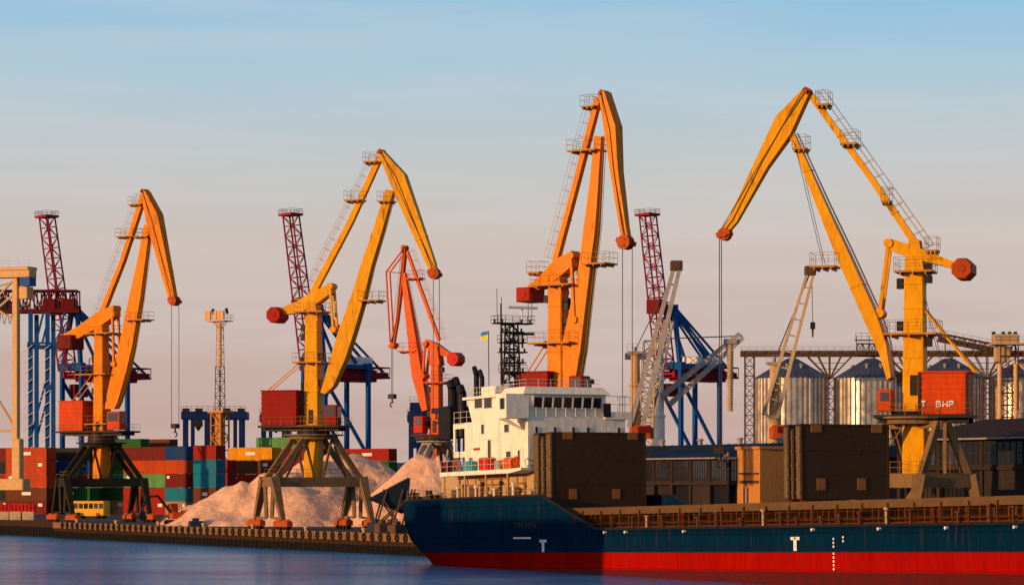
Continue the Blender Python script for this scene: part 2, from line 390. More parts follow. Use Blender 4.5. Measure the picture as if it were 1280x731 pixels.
def crane(cfg):
    base, _ = on_line(cfg['px'], cfg.get('off', 8.0))
    if 's' in cfg: base = G(cfg['px'], cfg['s'], 0)
    base.z = QZ; s = F / base.y
    yaw = R(cfg['yaw']); c, sn = math.cos(yaw), math.sin(yaw); ly = Vector((-sn, c, 0))
    root = thing('portal_crane', cfg['label'], 'harbour crane', base, yaw, 'luffing cranes along the quay')
    def L(px, py, off=0):
        k = (px - 640) / F; bx = base.x + off * ly.x; by = base.y + off * ly.y
        r = (k * by - bx) / (c - k * sn); Y = by + r * sn
        return r, HC + (HZ - py) * Y / F - QZ
    def LV(px, py, y=0): r, z = L(px, py, y); return Vector((r, y, z))
    mm = cfg['mats']; near = -1 if c > 0 else 1
    def girder(name, st, mt):
        secs = []
        for a_, b_, c_, d_, h in st:
            dd = min(h * abs(sn) * s * .5, abs(c_ - a_) * .2) * (1 if c_ > a_ else -1)
            secs.append((*L(a_ + dd, b_), *L(c_ - dd, d_), h))
        m_ = MB().sections(secs)
        # stiffener bands and edge flanges
        for (q0, q1) in zip(secs[:-1], secs[1:]):
            ln = math.hypot(q1[0] - q0[0], q1[1] - q0[1]); nb = max(1, int(ln / 3.2))
            for i in range(1, nb):
                t = i / nb; q = [q0[j] + (q1[j] - q0[j]) * t for j in range(5)]
                ca = Vector((q[0], 0, q[1])); cb = Vector((q[2], 0, q[3])); e = (cb - ca).normalized() * .05
                d_ = Vector((q1[0] - q0[0], 0, q1[1] - q0[1])).normalized() * .07
                A_, B_ = ca - e, cb + e
                m_.sections([(A_.x - d_.x, A_.z - d_.z, B_.x - d_.x, B_.z - d_.z, q[4] + .05), (A_.x + d_.x, A_.z + d_.z, B_.x + d_.x, B_.z + d_.z, q[4] + .05)])
        return m_.build(name, mt, root)
    jib = girder('jib', cfg['jib'], mm['body'])
    fly = girder('fly_jib', cfg['fly'], mm['body'])
    tie = girder('tie_beam', cfg['tie'], mm['body'])
    lev = girder('counterweight_lever', cfg['lever'], mm['body'])
    # pins / rope sheaves
    ax, ay = cfg['apex']; a_ = L(ax, ay)
    sh = MB()
    for y in (-.55, -.15, .15, .55): sh.tube((a_[0], y - .08, a_[1]), (a_[0], y + .08, a_[1]), .42, n=14)
    sh.tube((a_[0], -1.0, a_[1]), (a_[0], 1.0, a_[1]), .16, n=8)
    sh.build('sheave', mm['nose'], fly)
    nx, ny, nr = cfg['nose']; a_ = L(nx, ny); rr = nr / s
    sh = MB()
    for y in (-.5, 0, .5): sh.tube((a_[0], y - .1, a_[1]), (a_[0], y + .1, a_[1]), rr, n=16)
    for y in (-.75, .75):
        sh.tube((a_[0], y - .05, a_[1]), (a_[0], y + .05, a_[1]), rr * .55, n=10)
        sh.beam((a_[0] - rr, y, a_[1] + rr * .4), (a_[0] + rr * 1.1, y, a_[1] - rr * .3), .06, .5)
    sh.build('nose_sheave', mm['nose'], fly)
    # fly jib back strut line (upper chord) and pipes
    f0, f1 = cfg['fly'][0], cfg['fly'][-1]
    ln = MB()
    for y in (-1.0, 1.0):
        pts = [LV(a0 * .5 + a2 * .5, a1 * .5 + a3 * .5) for a0, a1, a2, a3, h in cfg['fly']]
        for i, p in enumerate(pts): p.y = y * (cfg['fly'][i][4] + .06)
        ln.path(pts, .035, 5)
    ln.build('pipe', mm['dark'], fly)
    # ladder / handrail along tie
    side = cfg.get('tside', 0)
    ld = MB(); pts = []
    st = cfg['tie']
    pa, pb = LV(*st[0][side * 2:side * 2 + 2]), LV(*st[-1][side * 2:side * 2 + 2])
    other = LV(*st[0][(1 - side) * 2:(1 - side) * 2 + 2])
    outw = (pa - other).normalized(); d_ = (pb - pa)
    nn = int(d_.length / 1.5)
    for y in (-.35, .35):
        for i in range(nn + 1):
            p = pa + d_ * i / nn; p.y = y; ld.tube(p, p + outw * .95, .02, n=4, cap=False)
        for q in (.5, .95):
            p0 = pa + outw * q; p1 = pb + outw * q; p0.y = p1.y = y; ld.tube(p0, p1, .018, n=4, cap=False)
    ld.build('ladder', mm['rail'], tie)
    # ladder on the jib: rungs close to its upper face
    ld = MB(); st = cfg['jib']; sj = cfg.get('jside', 1)
    for q0, q1 in zip(st[:-1], st[1:]):
        p0 = LV(*q0[sj * 2:sj * 2 + 2]); p1 = LV(*q1[sj * 2:sj * 2 + 2])
        for y in (-.3, .3):
            u0, u1 = p0.copy(), p1.copy(); u0.y = u1.y = y
            o_ = Vector(((-1 if c * (1 if sj else -1) < 0 else 1) * .12, 0, .12)); ld.tube(u0 + o_, u1 + o_, .035, n=4)
    ld.build('ladder', mm['rail'], jib)
    # link rods from the lever end to the jib
    for rod in cfg.get('rods', []):
        m_ = MB(); p0 = LV(*rod[:2]); p1 = LV(*rod[2:4])
        for y in (-.7, .7): m_.beam(p0 + Vector((0, y, 0)), p1 + Vector((0, y, 0)), .3, .34)
        for p in (p0, p1): m_.tube(p + Vector((0, -.95, 0)), p + Vector((0, .95, 0)), .42, n=12)
        m_.build('link_rod', mm['body'], root)
    # ballast
    bx, by, br_, bh, nsd = cfg['ballast']
    cx, cz = L(bx, by); rr = br_ / s
    m_ = MB()
    vs = []
    for y, k in ((-bh, .86), (-bh + .15, 1), (bh - .15, 1), (bh, .86)):
        for i in range(nsd):
            t = 2 * math.pi * (i + .5) / nsd; vs.append((cx + math.cos(t) * rr * k, y, cz + math.sin(t) * rr * k * cfg.get('bflat', 1)))
    fs = []
    for q in range(3):
        for i in range(nsd): fs.append((q * nsd + i, q * nsd + (i + 1) % nsd, (q + 1) * nsd + (i + 1) % nsd, (q + 1) * nsd + i))
    fs += [tuple(range(nsd - 1, -1, -1)), tuple(range(3 * nsd, 4 * nsd))]
    m_.poly(vs, fs)
    for y in (-bh - .04, bh + .04): m_.tube((cx, y - .04, cz), (cx, y + .04, cz), rr * .3, n=8)
    m_.build('counterweight', mm['ballast'], root)
    # column
    W0, W1 = cfg.get('colw', (1.0, .85)); ztop = L(cfg['px'], cfg['coltop'])[1]
    m_ = MB(); zc = 6.3
    m_.loft([(zc, 0), (13.0, 0), (ztop - 1.5, (W0 - W1)), (ztop, (W0 - W1) + .15)], -W0, W0, -W0, W0, .12)
    for z in [12.6 + i * (ztop - 13.5) / 6 for i in range(7)]:
        k = W0 - (W0 - W1) * max(0, (z - 13) / (ztop - 13)); m_.bbox(-k - .06, k + .06, -k - .06, k + .06, z, z + .12, .1)
    # head brackets that carry the lever
    for y in (-.75, .75): m_.sections([(-.9, ztop - 2, .9, ztop - 2, .12, y), (-.45, ztop + .9, .45, ztop + .9, .12, y)])
    col = m_.build('column', mm['body'], root)
    d_ = MB(); d_.box(-.3, .3, near * (W0 + .06) - .02, near * (W0 + .06) + .02, 13.6, 15.4); 
    d_.build('hatch_door', mm['dark'], col)
    # electrical boxes & junk on column
    rnd = random.Random(int(cfg['px']))
    for i in range(7):
        z = 14 + rnd.random() * (ztop - 16); sx = rnd.choice((-1, 1)); x = sx * (W0 + .25)
        MB().bbox(x - .3, x + .3, near * .3 - .3, near * .3 + .4, z, z + .5 + rnd.random() * .7, .04).build('equipment_box', mm['dark'], col)
    # platforms
    for pl in cfg['plats']:
        x0, x1, y, lat = pl[:4]; who = pl[4] if len(pl) > 4 else 'column'
        r0, z0 = L(x0, y); r1, z1 = L(x1, y); r0, r1 = min(r0, r1), max(r0, r1); z0 = (z0 + z1) / 2
        par = {'column': col, 'jib': jib, 'tie': tie, 'fly': fly}[who]
        m_ = MB().box(r0, r1, -lat, lat, z0 - .1, z0 + .08)
        for i in range(3): x_ = r0 + (r1 - r0) * (i + .5) / 3; m_.box(x_ - .06, x_ + .06, -lat, lat, z0 - .32, z0 - .1)
        pf = m_.build('platform', mm['rail'], par if who != 'column' else root)
        MB().rail([(r0, -lat, z0 + .08), (r1, -lat, z0 + .08), (r1, lat, z0 + .08), (r0, lat, z0 + .08)], 1.15, .035, 1.1, True).build('railing', mm['rail'], pf) if who == 'column' else \
            pf.data.update()
        if who != 'column':
            rl = MB().rail([(r0, -lat, z0 + .08), (r1, -lat, z0 + .08), (r1, lat, z0 + .08), (r0, lat, z0 + .08)], 1.15, .035, 1.1, True)
            # join railing geometry into the platform mesh (third level is the limit)
            me = pf.data; vs0 = [tuple(v.co) for v in me.vertices]; fs0 = [tuple(p.vertices) for p in me.polygons]
            o_ = len(vs0); me2 = bpy.data.meshes.new('platform'); me2.from_pydata(vs0 + rl.v, [], fs0 + [tuple(i + o_ for i in f) for f in rl.f]); me2.materials.append(mm['rail']); pf.data = me2
    # machinery house
    hx0, hx1, hy0, hy1 = cfg['house']; hw = cfg.get('hw', 2.2)
    r0, zt_ = L(hx0, hy0, near * hw); r1, zb_ = L(hx1, hy1, near * hw); r0, r1 = min(r0, r1), max(r0, r1); 
    m_ = MB().box(r0, r1, -hw, hw, zb_, zt_)
    nrib = 7
    for i in range(nrib):
        z = zb_ + (zt_ - zb_) * (i + .5) / nrib; q = (zt_ - zb_) / nrib * .28
        m_.box(r0 - .05, r1 + .05, -hw - .05, hw + .05, z - q, z + q)
    hs = m_.build('machinery_house', mm['house'], root)
    MB().bbox(r0 - .2, r1 + .2, -hw - .2, hw + .2, zt_, zt_ + .14, .06).build('roof', mm['house'], hs)
    if cfg.get('frame'):
        for x_ in (r0 - .05, r1 + .05): MB().box(x_ - .12, x_ + .12, near * hw - .12, near * hw + .12, zb_, zt_).build('corner_post', mm['dark'], hs)
    # slewing platform under the house
    rmin = min(r0, -1.5) - .4; rmax = max(r1, 1.5) + .4
    ca = cfg.get('cab')
    if ca:
        q0, _ = L(ca[0], ca[2], near * 1.2); q1, _ = L(ca[1], ca[3], near * 1.2); rmin = min(rmin, q0 - .3, q1 - .3); rmax = max(rmax, q0 + .3, q1 + .3)
    m_ = MB().box(rmin, rmax, -hw - .35, hw + .35, zb_ - .32, zb_ - .04)
    for y in (-1.4, 1.4): m_.box(rmin + .3, rmax - .3, y - .15, y + .15, zb_ - .75, zb_ - .32)
    m_.tube((0, 0, 12.2), (0, 0, zb_ - .3), 2.2, 2.0, 20)
    sp = m_.build('slewing_platform', mm['dark'], root)
    MB().rail([(rmin, -hw - .3, zb_ - .04), (rmax, -hw - .3, zb_ - .04), (rmax, hw + .3, zb_ - .04), (rmin, hw + .3, zb_ - .04)], 1.0, .028, 1.5, True).build('railing', mm['rail'], sp)
    if ca:
        x0, x1 = min(q0, q1), max(q0, q1); z1 = L(ca[0], ca[2], near * 1.2)[1]; z0 = L(ca[0], ca[3], near * 1.2)[1]
        ys = (near * 2.1, near * .3); y0, y1 = min(ys), max(ys)
        cb = MB().bbox(x0, x1, y0, y1, z0, z1, .1).build('operator_cab', mm['cab'], root)
        g_ = MB(); yy = near * 2.13
        g_.box(x0 + .25, x1 - .25, min(yy, yy - near * .05), max(yy, yy - near * .05), z0 + (z1 - z0) * .45, z1 - .25)
        xe = x1 if c * 1 and cfg['jibdir'] > 0 else x1
        g_.box(x1 - .02, x1 + .03, y0 + .2, y1 - .2, z0 + (z1 - z0) * .35, z1 - .25)
        g_.build('cab_window', M['glass'], cb)
    # stays
    for st_ in cfg.get('stays', []):
        m_ = MB()
        for y in (-.6, .6): m_.tube(LV(st_[0], st_[1]) + Vector((0, y, 0)), LV(st_[2], st_[3]) + Vector((0, y, 0)), st_[4] if len(st_) > 4 else .1, n=6)
        m_.build('stay', mm['body'] if len(st_) < 6 else M['rope'], root)
    # ropes down to the hook
    if 'ropes' in cfg:
        m_ = MB(); yb = cfg['ropes'][-1]
        for i, (x_, xb_) in enumerate(cfg['ropes'][:-1]):
            p0 = LV(x_, cfg['nose'][1] + 2); p1 = LV(x_, yb); p1.x = p0.x
            p0.y = p1.y = (-.4, .4)[i % 2]; m_.tube(p0, p1, .045, n=5)
        m_.build('hoist_rope', M['rope'], root)
        cxr = LV(sum(x_[0] for x_ in cfg['ropes'][:-1]) / 2, yb); cxr.y = 0
        hk = MB(); hk.bbox(cxr.x - .55, cxr.x + .55, -.5, .5, cxr.z - .5, cxr.z + .2, .1)
        hk.tube((cxr.x, 0, cxr.z - .5), (cxr.x, 0, cxr.z - 1.1), .12, n=8)
        for i in range(7):
            a = -math.pi * .5 + i * .55; b = a + .55
            hk.tube((cxr.x + .35 * math.cos(a), 0, cxr.z - 1.4 + .35 * math.sin(a)), (cxr.x + .35 * math.cos(b), 0, cxr.z - 1.4 + .35 * math.sin(b)), .1, n=6)
        hk.build('hook_block', M['steel'], root)
    # hoist ropes along the jib back to the house
    m_ = MB(); ap = LV(*cfg['apex']); 
    p1 = LV(cfg['nose'][0], cfg['nose'][1])
    for y in (-.5, .5): m_.tube(ap + Vector((0, y * 1.7, .5)), p1 + Vector((.2, y, .5)), .03, n=4)
    m_.build('luffing_rope', M['rope'], root)
    if cfg.get('text'):
        tx, sx, ty0, hgt = cfg['text']
        strokes = {'T': [(0, 1, 1, 1), (.5, 0, .5, 1)], 'B': [(0, 0, 0, 1), (0, 1, .8, 1), (0, .5, .8, .5), (0, 0, .9, 0), (.85, 0, .85, .5), (.75, .5, .75, 1)],
                   'H': [(0, 0, 0, 1), (1, 0, 1, 1), (0, .5, 1, .5)], 'P': [(0, 0, 0, 1), (0, 1, .9, 1), (.9, 1, .9, .5), (0, .5, .9, .5)],
                   'A': [(0, 0, .5, 1), (.5, 1, 1, 0), (.25, .4, .75, .4)]}
        m_ = MB(); y = near * (hw + .09)
        for ch, px_ in tx:
            a0 = L(px_, ty0, near * hw); k = hgt; dirx = 1 if c > 0 else -1
            for x0, z0, x1, z1 in strokes[ch]:
                m_.beam((a0[0] + dirx * x0 * k * .8, y, a0[1] + z0 * k), (a0[0] + dirx * x1 * k * .8, y, a0[1] + z1 * k), .05, .13, up=(0, 0, 1)) if abs(z1 - z0) < .01 else \
                    m_.beam((a0[0] + dirx * x0 * k * .8, y, a0[1] + z0 * k), (a0[0] + dirx * x1 * k * .8, y, a0[1] + z1 * k), .05, .13, up=(1, 0, 0))
        m_.build('lettering', M['whitebox'], hs)
    pk = cfg.get('portal', {})
    portal(root, yaw, mm, **pk)
    return root
base_m = dict(dark=M['steel'], portal=M['portal'], bogie=M['bogie'], rail=M['pale_yellow'])
def mset(**k): d = dict(base_m); d.update(k); return d

crane(dict(px=127, yaw=-32, jibdir=1, label='orange harbour crane at far left, its house above a dark olive portal', coltop=402,
    mats=mset(body=M['orange'], house=M['house_orange'], ballast=M['dark_red'], cab=M['house_orange'], nose=M['bogie'], portal=M['portal_dark'], rail=M['pale_yellow']),
    jib=[(181, 281, 190, 282, .4), (172, 330, 184, 331, .45), (163, 370, 179, 372, .5), (151, 430, 169, 433, .55), (142, 462, 162, 465, .6), (134, 500, 151, 503, .6), (133, 511, 147, 511, .6)],
    fly=[(178, 241, 186, 239, .7), (185, 280, 202, 268, .75), (196, 318, 210, 312, .6), (210, 368, 220, 366, .45), (214, 380, 222, 378, .4)],
    tie=[(176, 244, 183, 247, .35), (151, 325, 157, 327, .4), (121, 399, 128, 401, .4)],
    lever=[(146, 382, 147, 395, .8), (127, 389, 130, 408, .9), (100, 408, 104, 422, .7), (78, 420, 80, 430, .6)],
    apex=(181, 240), nose=(218, 376, 6), ballast=(88, 428, 17, 1.6, 4), bflat=.75, rods=[(144, 386, 146, 455)],
    plats=[(112, 147, 417, 1.9), (104, 141, 468, 1.9), (112, 143, 530, 2.0), (162, 186, 400, 1.3, 'jib'), (150, 172, 296, 1.2, 'tie'), (165, 181, 256, 1.0, 'tie'), (172, 190, 296, 1.1, 'jib')],
    house=(74, 103, 502, 538), cab=(138, 154, 514, 537), ropes=[(216.5, 0), (221.5, 0), 531], stays=[(117, 470, 93, 502, .08)]))
crane(dict(px=392, yaw=-18, jibdir=1, label='golden yellow harbour crane with dark red house standing before the pale salt heap', coltop=382,
    mats=mset(body=M['yellow'], house=M['house_red'], ballast=M['ballast'], cab=M['house_red'], nose=M['bogie']),
    jib=[(483, 237, 494, 239, .5), (468, 285, 481, 287, .6), (452, 332, 467, 334, .65), (440, 371, 458, 373, .7), (425, 412, 446, 415, .75), (415, 445, 435, 449, .75), (405, 480, 420, 483, .75), (402, 491, 411, 492, .8)],
    fly=[(474, 193, 481, 189, .7), (488, 228, 508, 218, .75), (507, 272, 523, 262, .6), (534, 332, 545, 328, .45), (540, 344, 548, 342, .4)],
    tie=[(471, 196, 478, 200, .35), (435, 276, 442, 279, .4), (387, 366, 395, 369, .4)],
    lever=[(416, 354, 417, 366, .8), (393, 365, 397, 382, .9), (372, 377, 377, 391, .7), (352, 385, 354, 394, .6)],
    apex=(477, 191), nose=(543, 342, 7), ballast=(347, 394, 10.5, 1.5, 8), rods=[(415, 358, 419, 412)],
    plats=[(374, 409, 390, 1.9), (372, 408, 453, 1.9), (374, 410, 532, 2.0), (452, 478, 376, 1.4, 'jib'), (434, 454, 251, 1.2, 'tie'), (457, 474, 203, 1.0, 'tie'), (475, 492, 252, 1.1, 'jib')],
    house=(327, 370, 489, 531), cab=(408, 424, 506, 531), ropes=[(543, 0), (548, 0), 512], stays=[(378, 452, 336, 489, .08)]))
crane(dict(px=698, yaw=-32, jibdir=1, label='tallest orange harbour crane, folded upright behind the white ship bridge', coltop=345,
    mats=mset(body=M['orange'], house=M['house_red'], ballast=M['ballast'], cab=M['house_red'], nose=M['bogie']),
    jib=[(744, 170, 755, 171, .4), (738, 230, 752, 232, .5), (731, 285, 749, 287, .6), (725, 335, 743, 337, .65), (714, 387, 737, 390, .7), (704, 433, 732, 437, .75), (700, 470, 726, 472, .75), (702, 486, 716, 487, .75)],
    fly=[(750, 117, 762, 115, .8), (758, 170, 776, 158, .8), (765, 220, 778, 214, .65), (775, 285, 786, 283, .45), (779, 302, 789, 301, .4)],
    tie=[(744, 122, 752, 126, .35), (719, 220, 727, 222, .4), (691, 325, 699, 328, .4)],
    lever=[(719, 314, 720, 333, .9), (697, 326, 702, 350, 1.0), (678, 345, 682, 360, .7), (662, 358, 664, 368, .6)],
    apex=(755, 118), nose=(782, 303, 9), ballast=(663, 369, 15, 1.6, 4), bflat=.85, rods=[(718, 320, 722, 400)],
    plats=[(674, 722, 357, 1.9), (670, 722, 429, 1.9), (735, 764, 330, 1.4, 'jib'), (716, 751, 189, 1.3, 'tie'), (731, 748, 134, 1.0, 'tie'), (664, 680, 341, 1.0)],
    house=(643, 684, 466, 512), cab=(716, 733, 470, 500), ropes=[(780.5, 0), (788, 0), 560], stays=[(684, 432, 660, 470, .08)]))
crane(dict(px=1144, yaw=180 - 17, jibdir=-1, label='golden yellow harbour crane at right with its jib spread wide to the left', coltop=313,
    mats=mset(body=M['yellow'], house=M['house_orange'], ballast=M['ballast_or'], cab=M['house_orange'], nose=M['bogie']),
    jib=[(986, 170, 995, 168, .5), (1022, 262, 1036, 257, .8), (1045, 320, 1063, 313, 1.0), (1081, 403, 1101, 396, 1.1), (1099, 442, 1112, 430, 1.1), (1110, 475, 1118, 472, 1.3)],
    fly=[(1003, 113, 1013, 121, .7), (970, 147, 991, 170, .8), (946, 198, 962, 210, .65), (912, 272, 923, 278, .45), (903, 285, 912, 291, .4)],
    tie=[(1010, 122, 1018, 118, .35), (1083, 222, 1091, 218, .4), (1146, 315, 1155, 311, .4)], tside=1, jside=1,
    lever=[(1111, 299, 1112, 310, .8), (1119, 300, 1117, 315, .8), (1150, 310, 1146, 325, .9), (1175, 320, 1172, 331, .7), (1200, 330, 1198, 338, .6)],
    apex=(1009, 116), nose=(906, 293, 8), ballast=(1205, 337, 14, 1.5, 8), rods=[(1112, 305, 1101, 392)],
    plats=[(1121, 1168, 340, 1.7), (1107, 1174, 418, 2.0), (1016, 1047, 334, 1.4, 'jib'), (1022, 1038, 132, 1.0, 'tie'), (1053, 1073, 181, 1.2, 'tie'), (1158, 1173, 314, 1.0, 'tie'), (993, 1010, 187, 1.1, 'jib'), (1103, 1114, 252, .8, 'tie')],
    house=(1150, 1208, 466, 517), hw=2.2, frame=True, cab=(1099, 1117, 487, 514), ropes=[(898, 0), (903, 0), 560],
    stays=[(1157, 388, 1222, 468, .12), (1150, 350, 1180, 466, .03, 1), (995, 180, 1030, 330, .03, 1)], text=([('T', 1152), ('B', 1171), ('H', 1179), ('P', 1187)], 0, 508, .46),
    portal=dict(a=9.6, b=7.8, bt=5.4, at=4.4, ring=2.6, style=1, zt=11.6)))

# small red-orange crane standing behind, jib to the left
crane(dict(px=546, s=8.3, yaw=180 - 25, jibdir=-1, label='small red-orange crane behind the ship stern with a thin open lattice beak', coltop=440,
    mats=mset(body=M['redorange'], house=M['bright_red'], ballast=M['bright_red'], cab=M['bright_red'], nose=M['redorange'], portal=M['grey_steel'], rail=M['redorange']),
    jib=[(502, 342, 508, 341, .35), (507, 390, 517, 388, .6), (516, 470, 531, 466, .8), (529, 514, 539, 512, .9)],
    fly=[(504, 311, 509, 311, .45), (500, 350, 505, 351, .45), (495, 400, 499, 400, .35), (489, 430, 494, 430, .3)],
    tie=[(507, 315, 511, 314, .25), (526, 368, 530, 366, .25), (547, 426, 551, 424, .25)], tside=1,
    lever=[(533, 424, 534, 434, .5), (546, 428, 544, 442, .6), (560, 438, 558, 446, .45), (570, 445, 568, 451, .4)],
    apex=(506, 310), nose=(492, 432, 4), ballast=(570, 449, 9, 1.2, 8), rods=[(534, 430, 531, 470)], colw=(.8, .7),
    plats=[(534, 560, 478, 1.5), (500, 522, 439, 1.0, 'jib'), (510, 528, 348, .9, 'tie')],
    house=(548, 560, 518, 542), hw=1.9, cab=(520, 532, 520, 541), ropes=[(489.5, 0), (491, 0), 494],
    stays=[(506, 312, 485, 340, .13), (485, 340, 490, 428, .13), (485, 340, 502, 341, .07)],
    portal=dict(a=8, b=9, ring=2.2, zt=12.2, at=1.3)))

# ------------------------------------------------------------------ the cargo ship (local x = along the hull, stern at u=31; local z = 0 on the paint line)
SO = Vector((-27, 322.5, 0)) + T * 75; SO.z = 2.05
ship = thing('cargo_ship', 'blue and red coaster with white bridge moored along the quay, hatch panels raised', 'ship', SO)
ship.rotation_euler = (0, -R(1.2), QYAW)
bpy.context.view_layer.update()
SU = 75.0
Msh = (Matrix.Translation(SO) @ Matrix.Rotation(QYAW, 4, 'Z') @ Matrix.Rotation(-R(1.2), 4, 'Y'))
def su(px, v, z=5):                         # u on the hull where the line at lateral v, height z shows at column px
    lo, hi = 20.0, 170.0
    for _ in range(50):
        m = (lo + hi) / 2; p = Msh @ Vector((m - SU, v, z)); q = 640 + F * p.x / p.y
        if q < px: lo = m
        else: hi = m
    return lo
def sz(py, u, v):                           # local z at (u, v) that shows at row py
    p = Msh @ Vector((u - SU, v, 0)); return (HC + (HZ - py) * p.y / F - p.z)
BM = 14.0
def hull_mat(name, kind):
    m = mat(name, (.002, .019, .045) if kind == 'blue' else (.31, .004, .002), .45, spec=0.0, dirt=.35, dcol=(.002, .008, .02) if kind == 'blue' else (.3, .015, .01), scale=.35, streak=1, rust=.0)
    t = m.node_tree; n = t.nodes; b = n['Principled BSDF']; lk = b.inputs['Base Color'].links[0].from_socket
    tc = n.new('ShaderNodeTexCoord'); sp_ = n.new('ShaderNodeSeparateXYZ'); cb = n.new('ShaderNodeCombineXYZ'); t.links.new(tc.outputs['Object'], sp_.inputs[0])
    t.links.new(sp_.outputs[0], cb.inputs[0]); t.links.new(sp_.outputs[2], cb.inputs[1])
    bk = n.new('ShaderNodeTexBrick'); bk.inputs['Scale'].default_value = 1; bk.inputs['Brick Width'].default_value = 6.5; bk.inputs['Row Height'].default_value = 1.45; bk.inputs['Mortar Size'].default_value = .035
    bk.inputs['Color1'].default_value = (1, 1, 1, 1); bk.inputs['Color2'].default_value = (.78, .8, .82, 1); bk.inputs['Mortar'].default_value = (.45, .45, .45, 1); t.links.new(cb.outputs[0], bk.inputs[0])
    mu = n.new('ShaderNodeMix'); mu.data_type = 'RGBA'; mu.blend_type = 'MULTIPLY'; mu.inputs[0].default_value = .75; t.links.new(lk, mu.inputs[6]); t.links.new(bk.outputs[0], mu.inputs[7])
    mp = n.new('ShaderNodeMapping'); mp.inputs['Scale'].default_value = (1.6, 1, .16); t.links.new(tc.outputs['Object'], mp.inputs[0])
    ns = n.new('ShaderNodeTexNoise'); ns.inputs['Scale'].default_value = 1.2; ns.inputs['Detail'].default_value = 9; ns.inputs['Roughness'].default_value = .7; t.links.new(mp.outputs[0], ns.inputs[0])
    mr = n.new('ShaderNodeMapRange'); mr.inputs[1].default_value = .57; mr.inputs[2].default_value = .70; mr.inputs[4].default_value = .6; t.links.new(ns.outputs[0], mr.inputs[0])
    ru = n.new('ShaderNodeMix'); ru.data_type = 'RGBA'; ru.inputs[7].default_value = (.07, .03, .015, 1) if kind == 'blue' else (.12, .012, .006, 1)
    t.links.new(mr.outputs[0], ru.inputs[0]); t.links.new(mu.outputs[2], ru.inputs[6]); t.links.new(ru.outputs[2], b.inputs['Base Color'])
    ns2 = n.new('ShaderNodeTexNoise'); ns2.inputs['Scale'].default_value = .35; ns2.inputs['Detail'].default_value = 2; t.links.new(tc.outputs['Object'], ns2.inputs[0])
    bp = n.new('ShaderNodeBump'); bp.inputs['Distance'].default_value = .12; t.links.new(ns2.outputs[0], bp.inputs['Height']); t.links.new(bp.outputs[0], b.inputs['Normal'])
    return m
hb = hull_mat('hull_blue', 'blue'); hr = hull_mat('hull_red', 'red')
hdark = mat('hull_waterline', (.09, .006, .005), .5, dirt=.7, dcol=(.03, .012, .01), scale=.9, rust=.4)
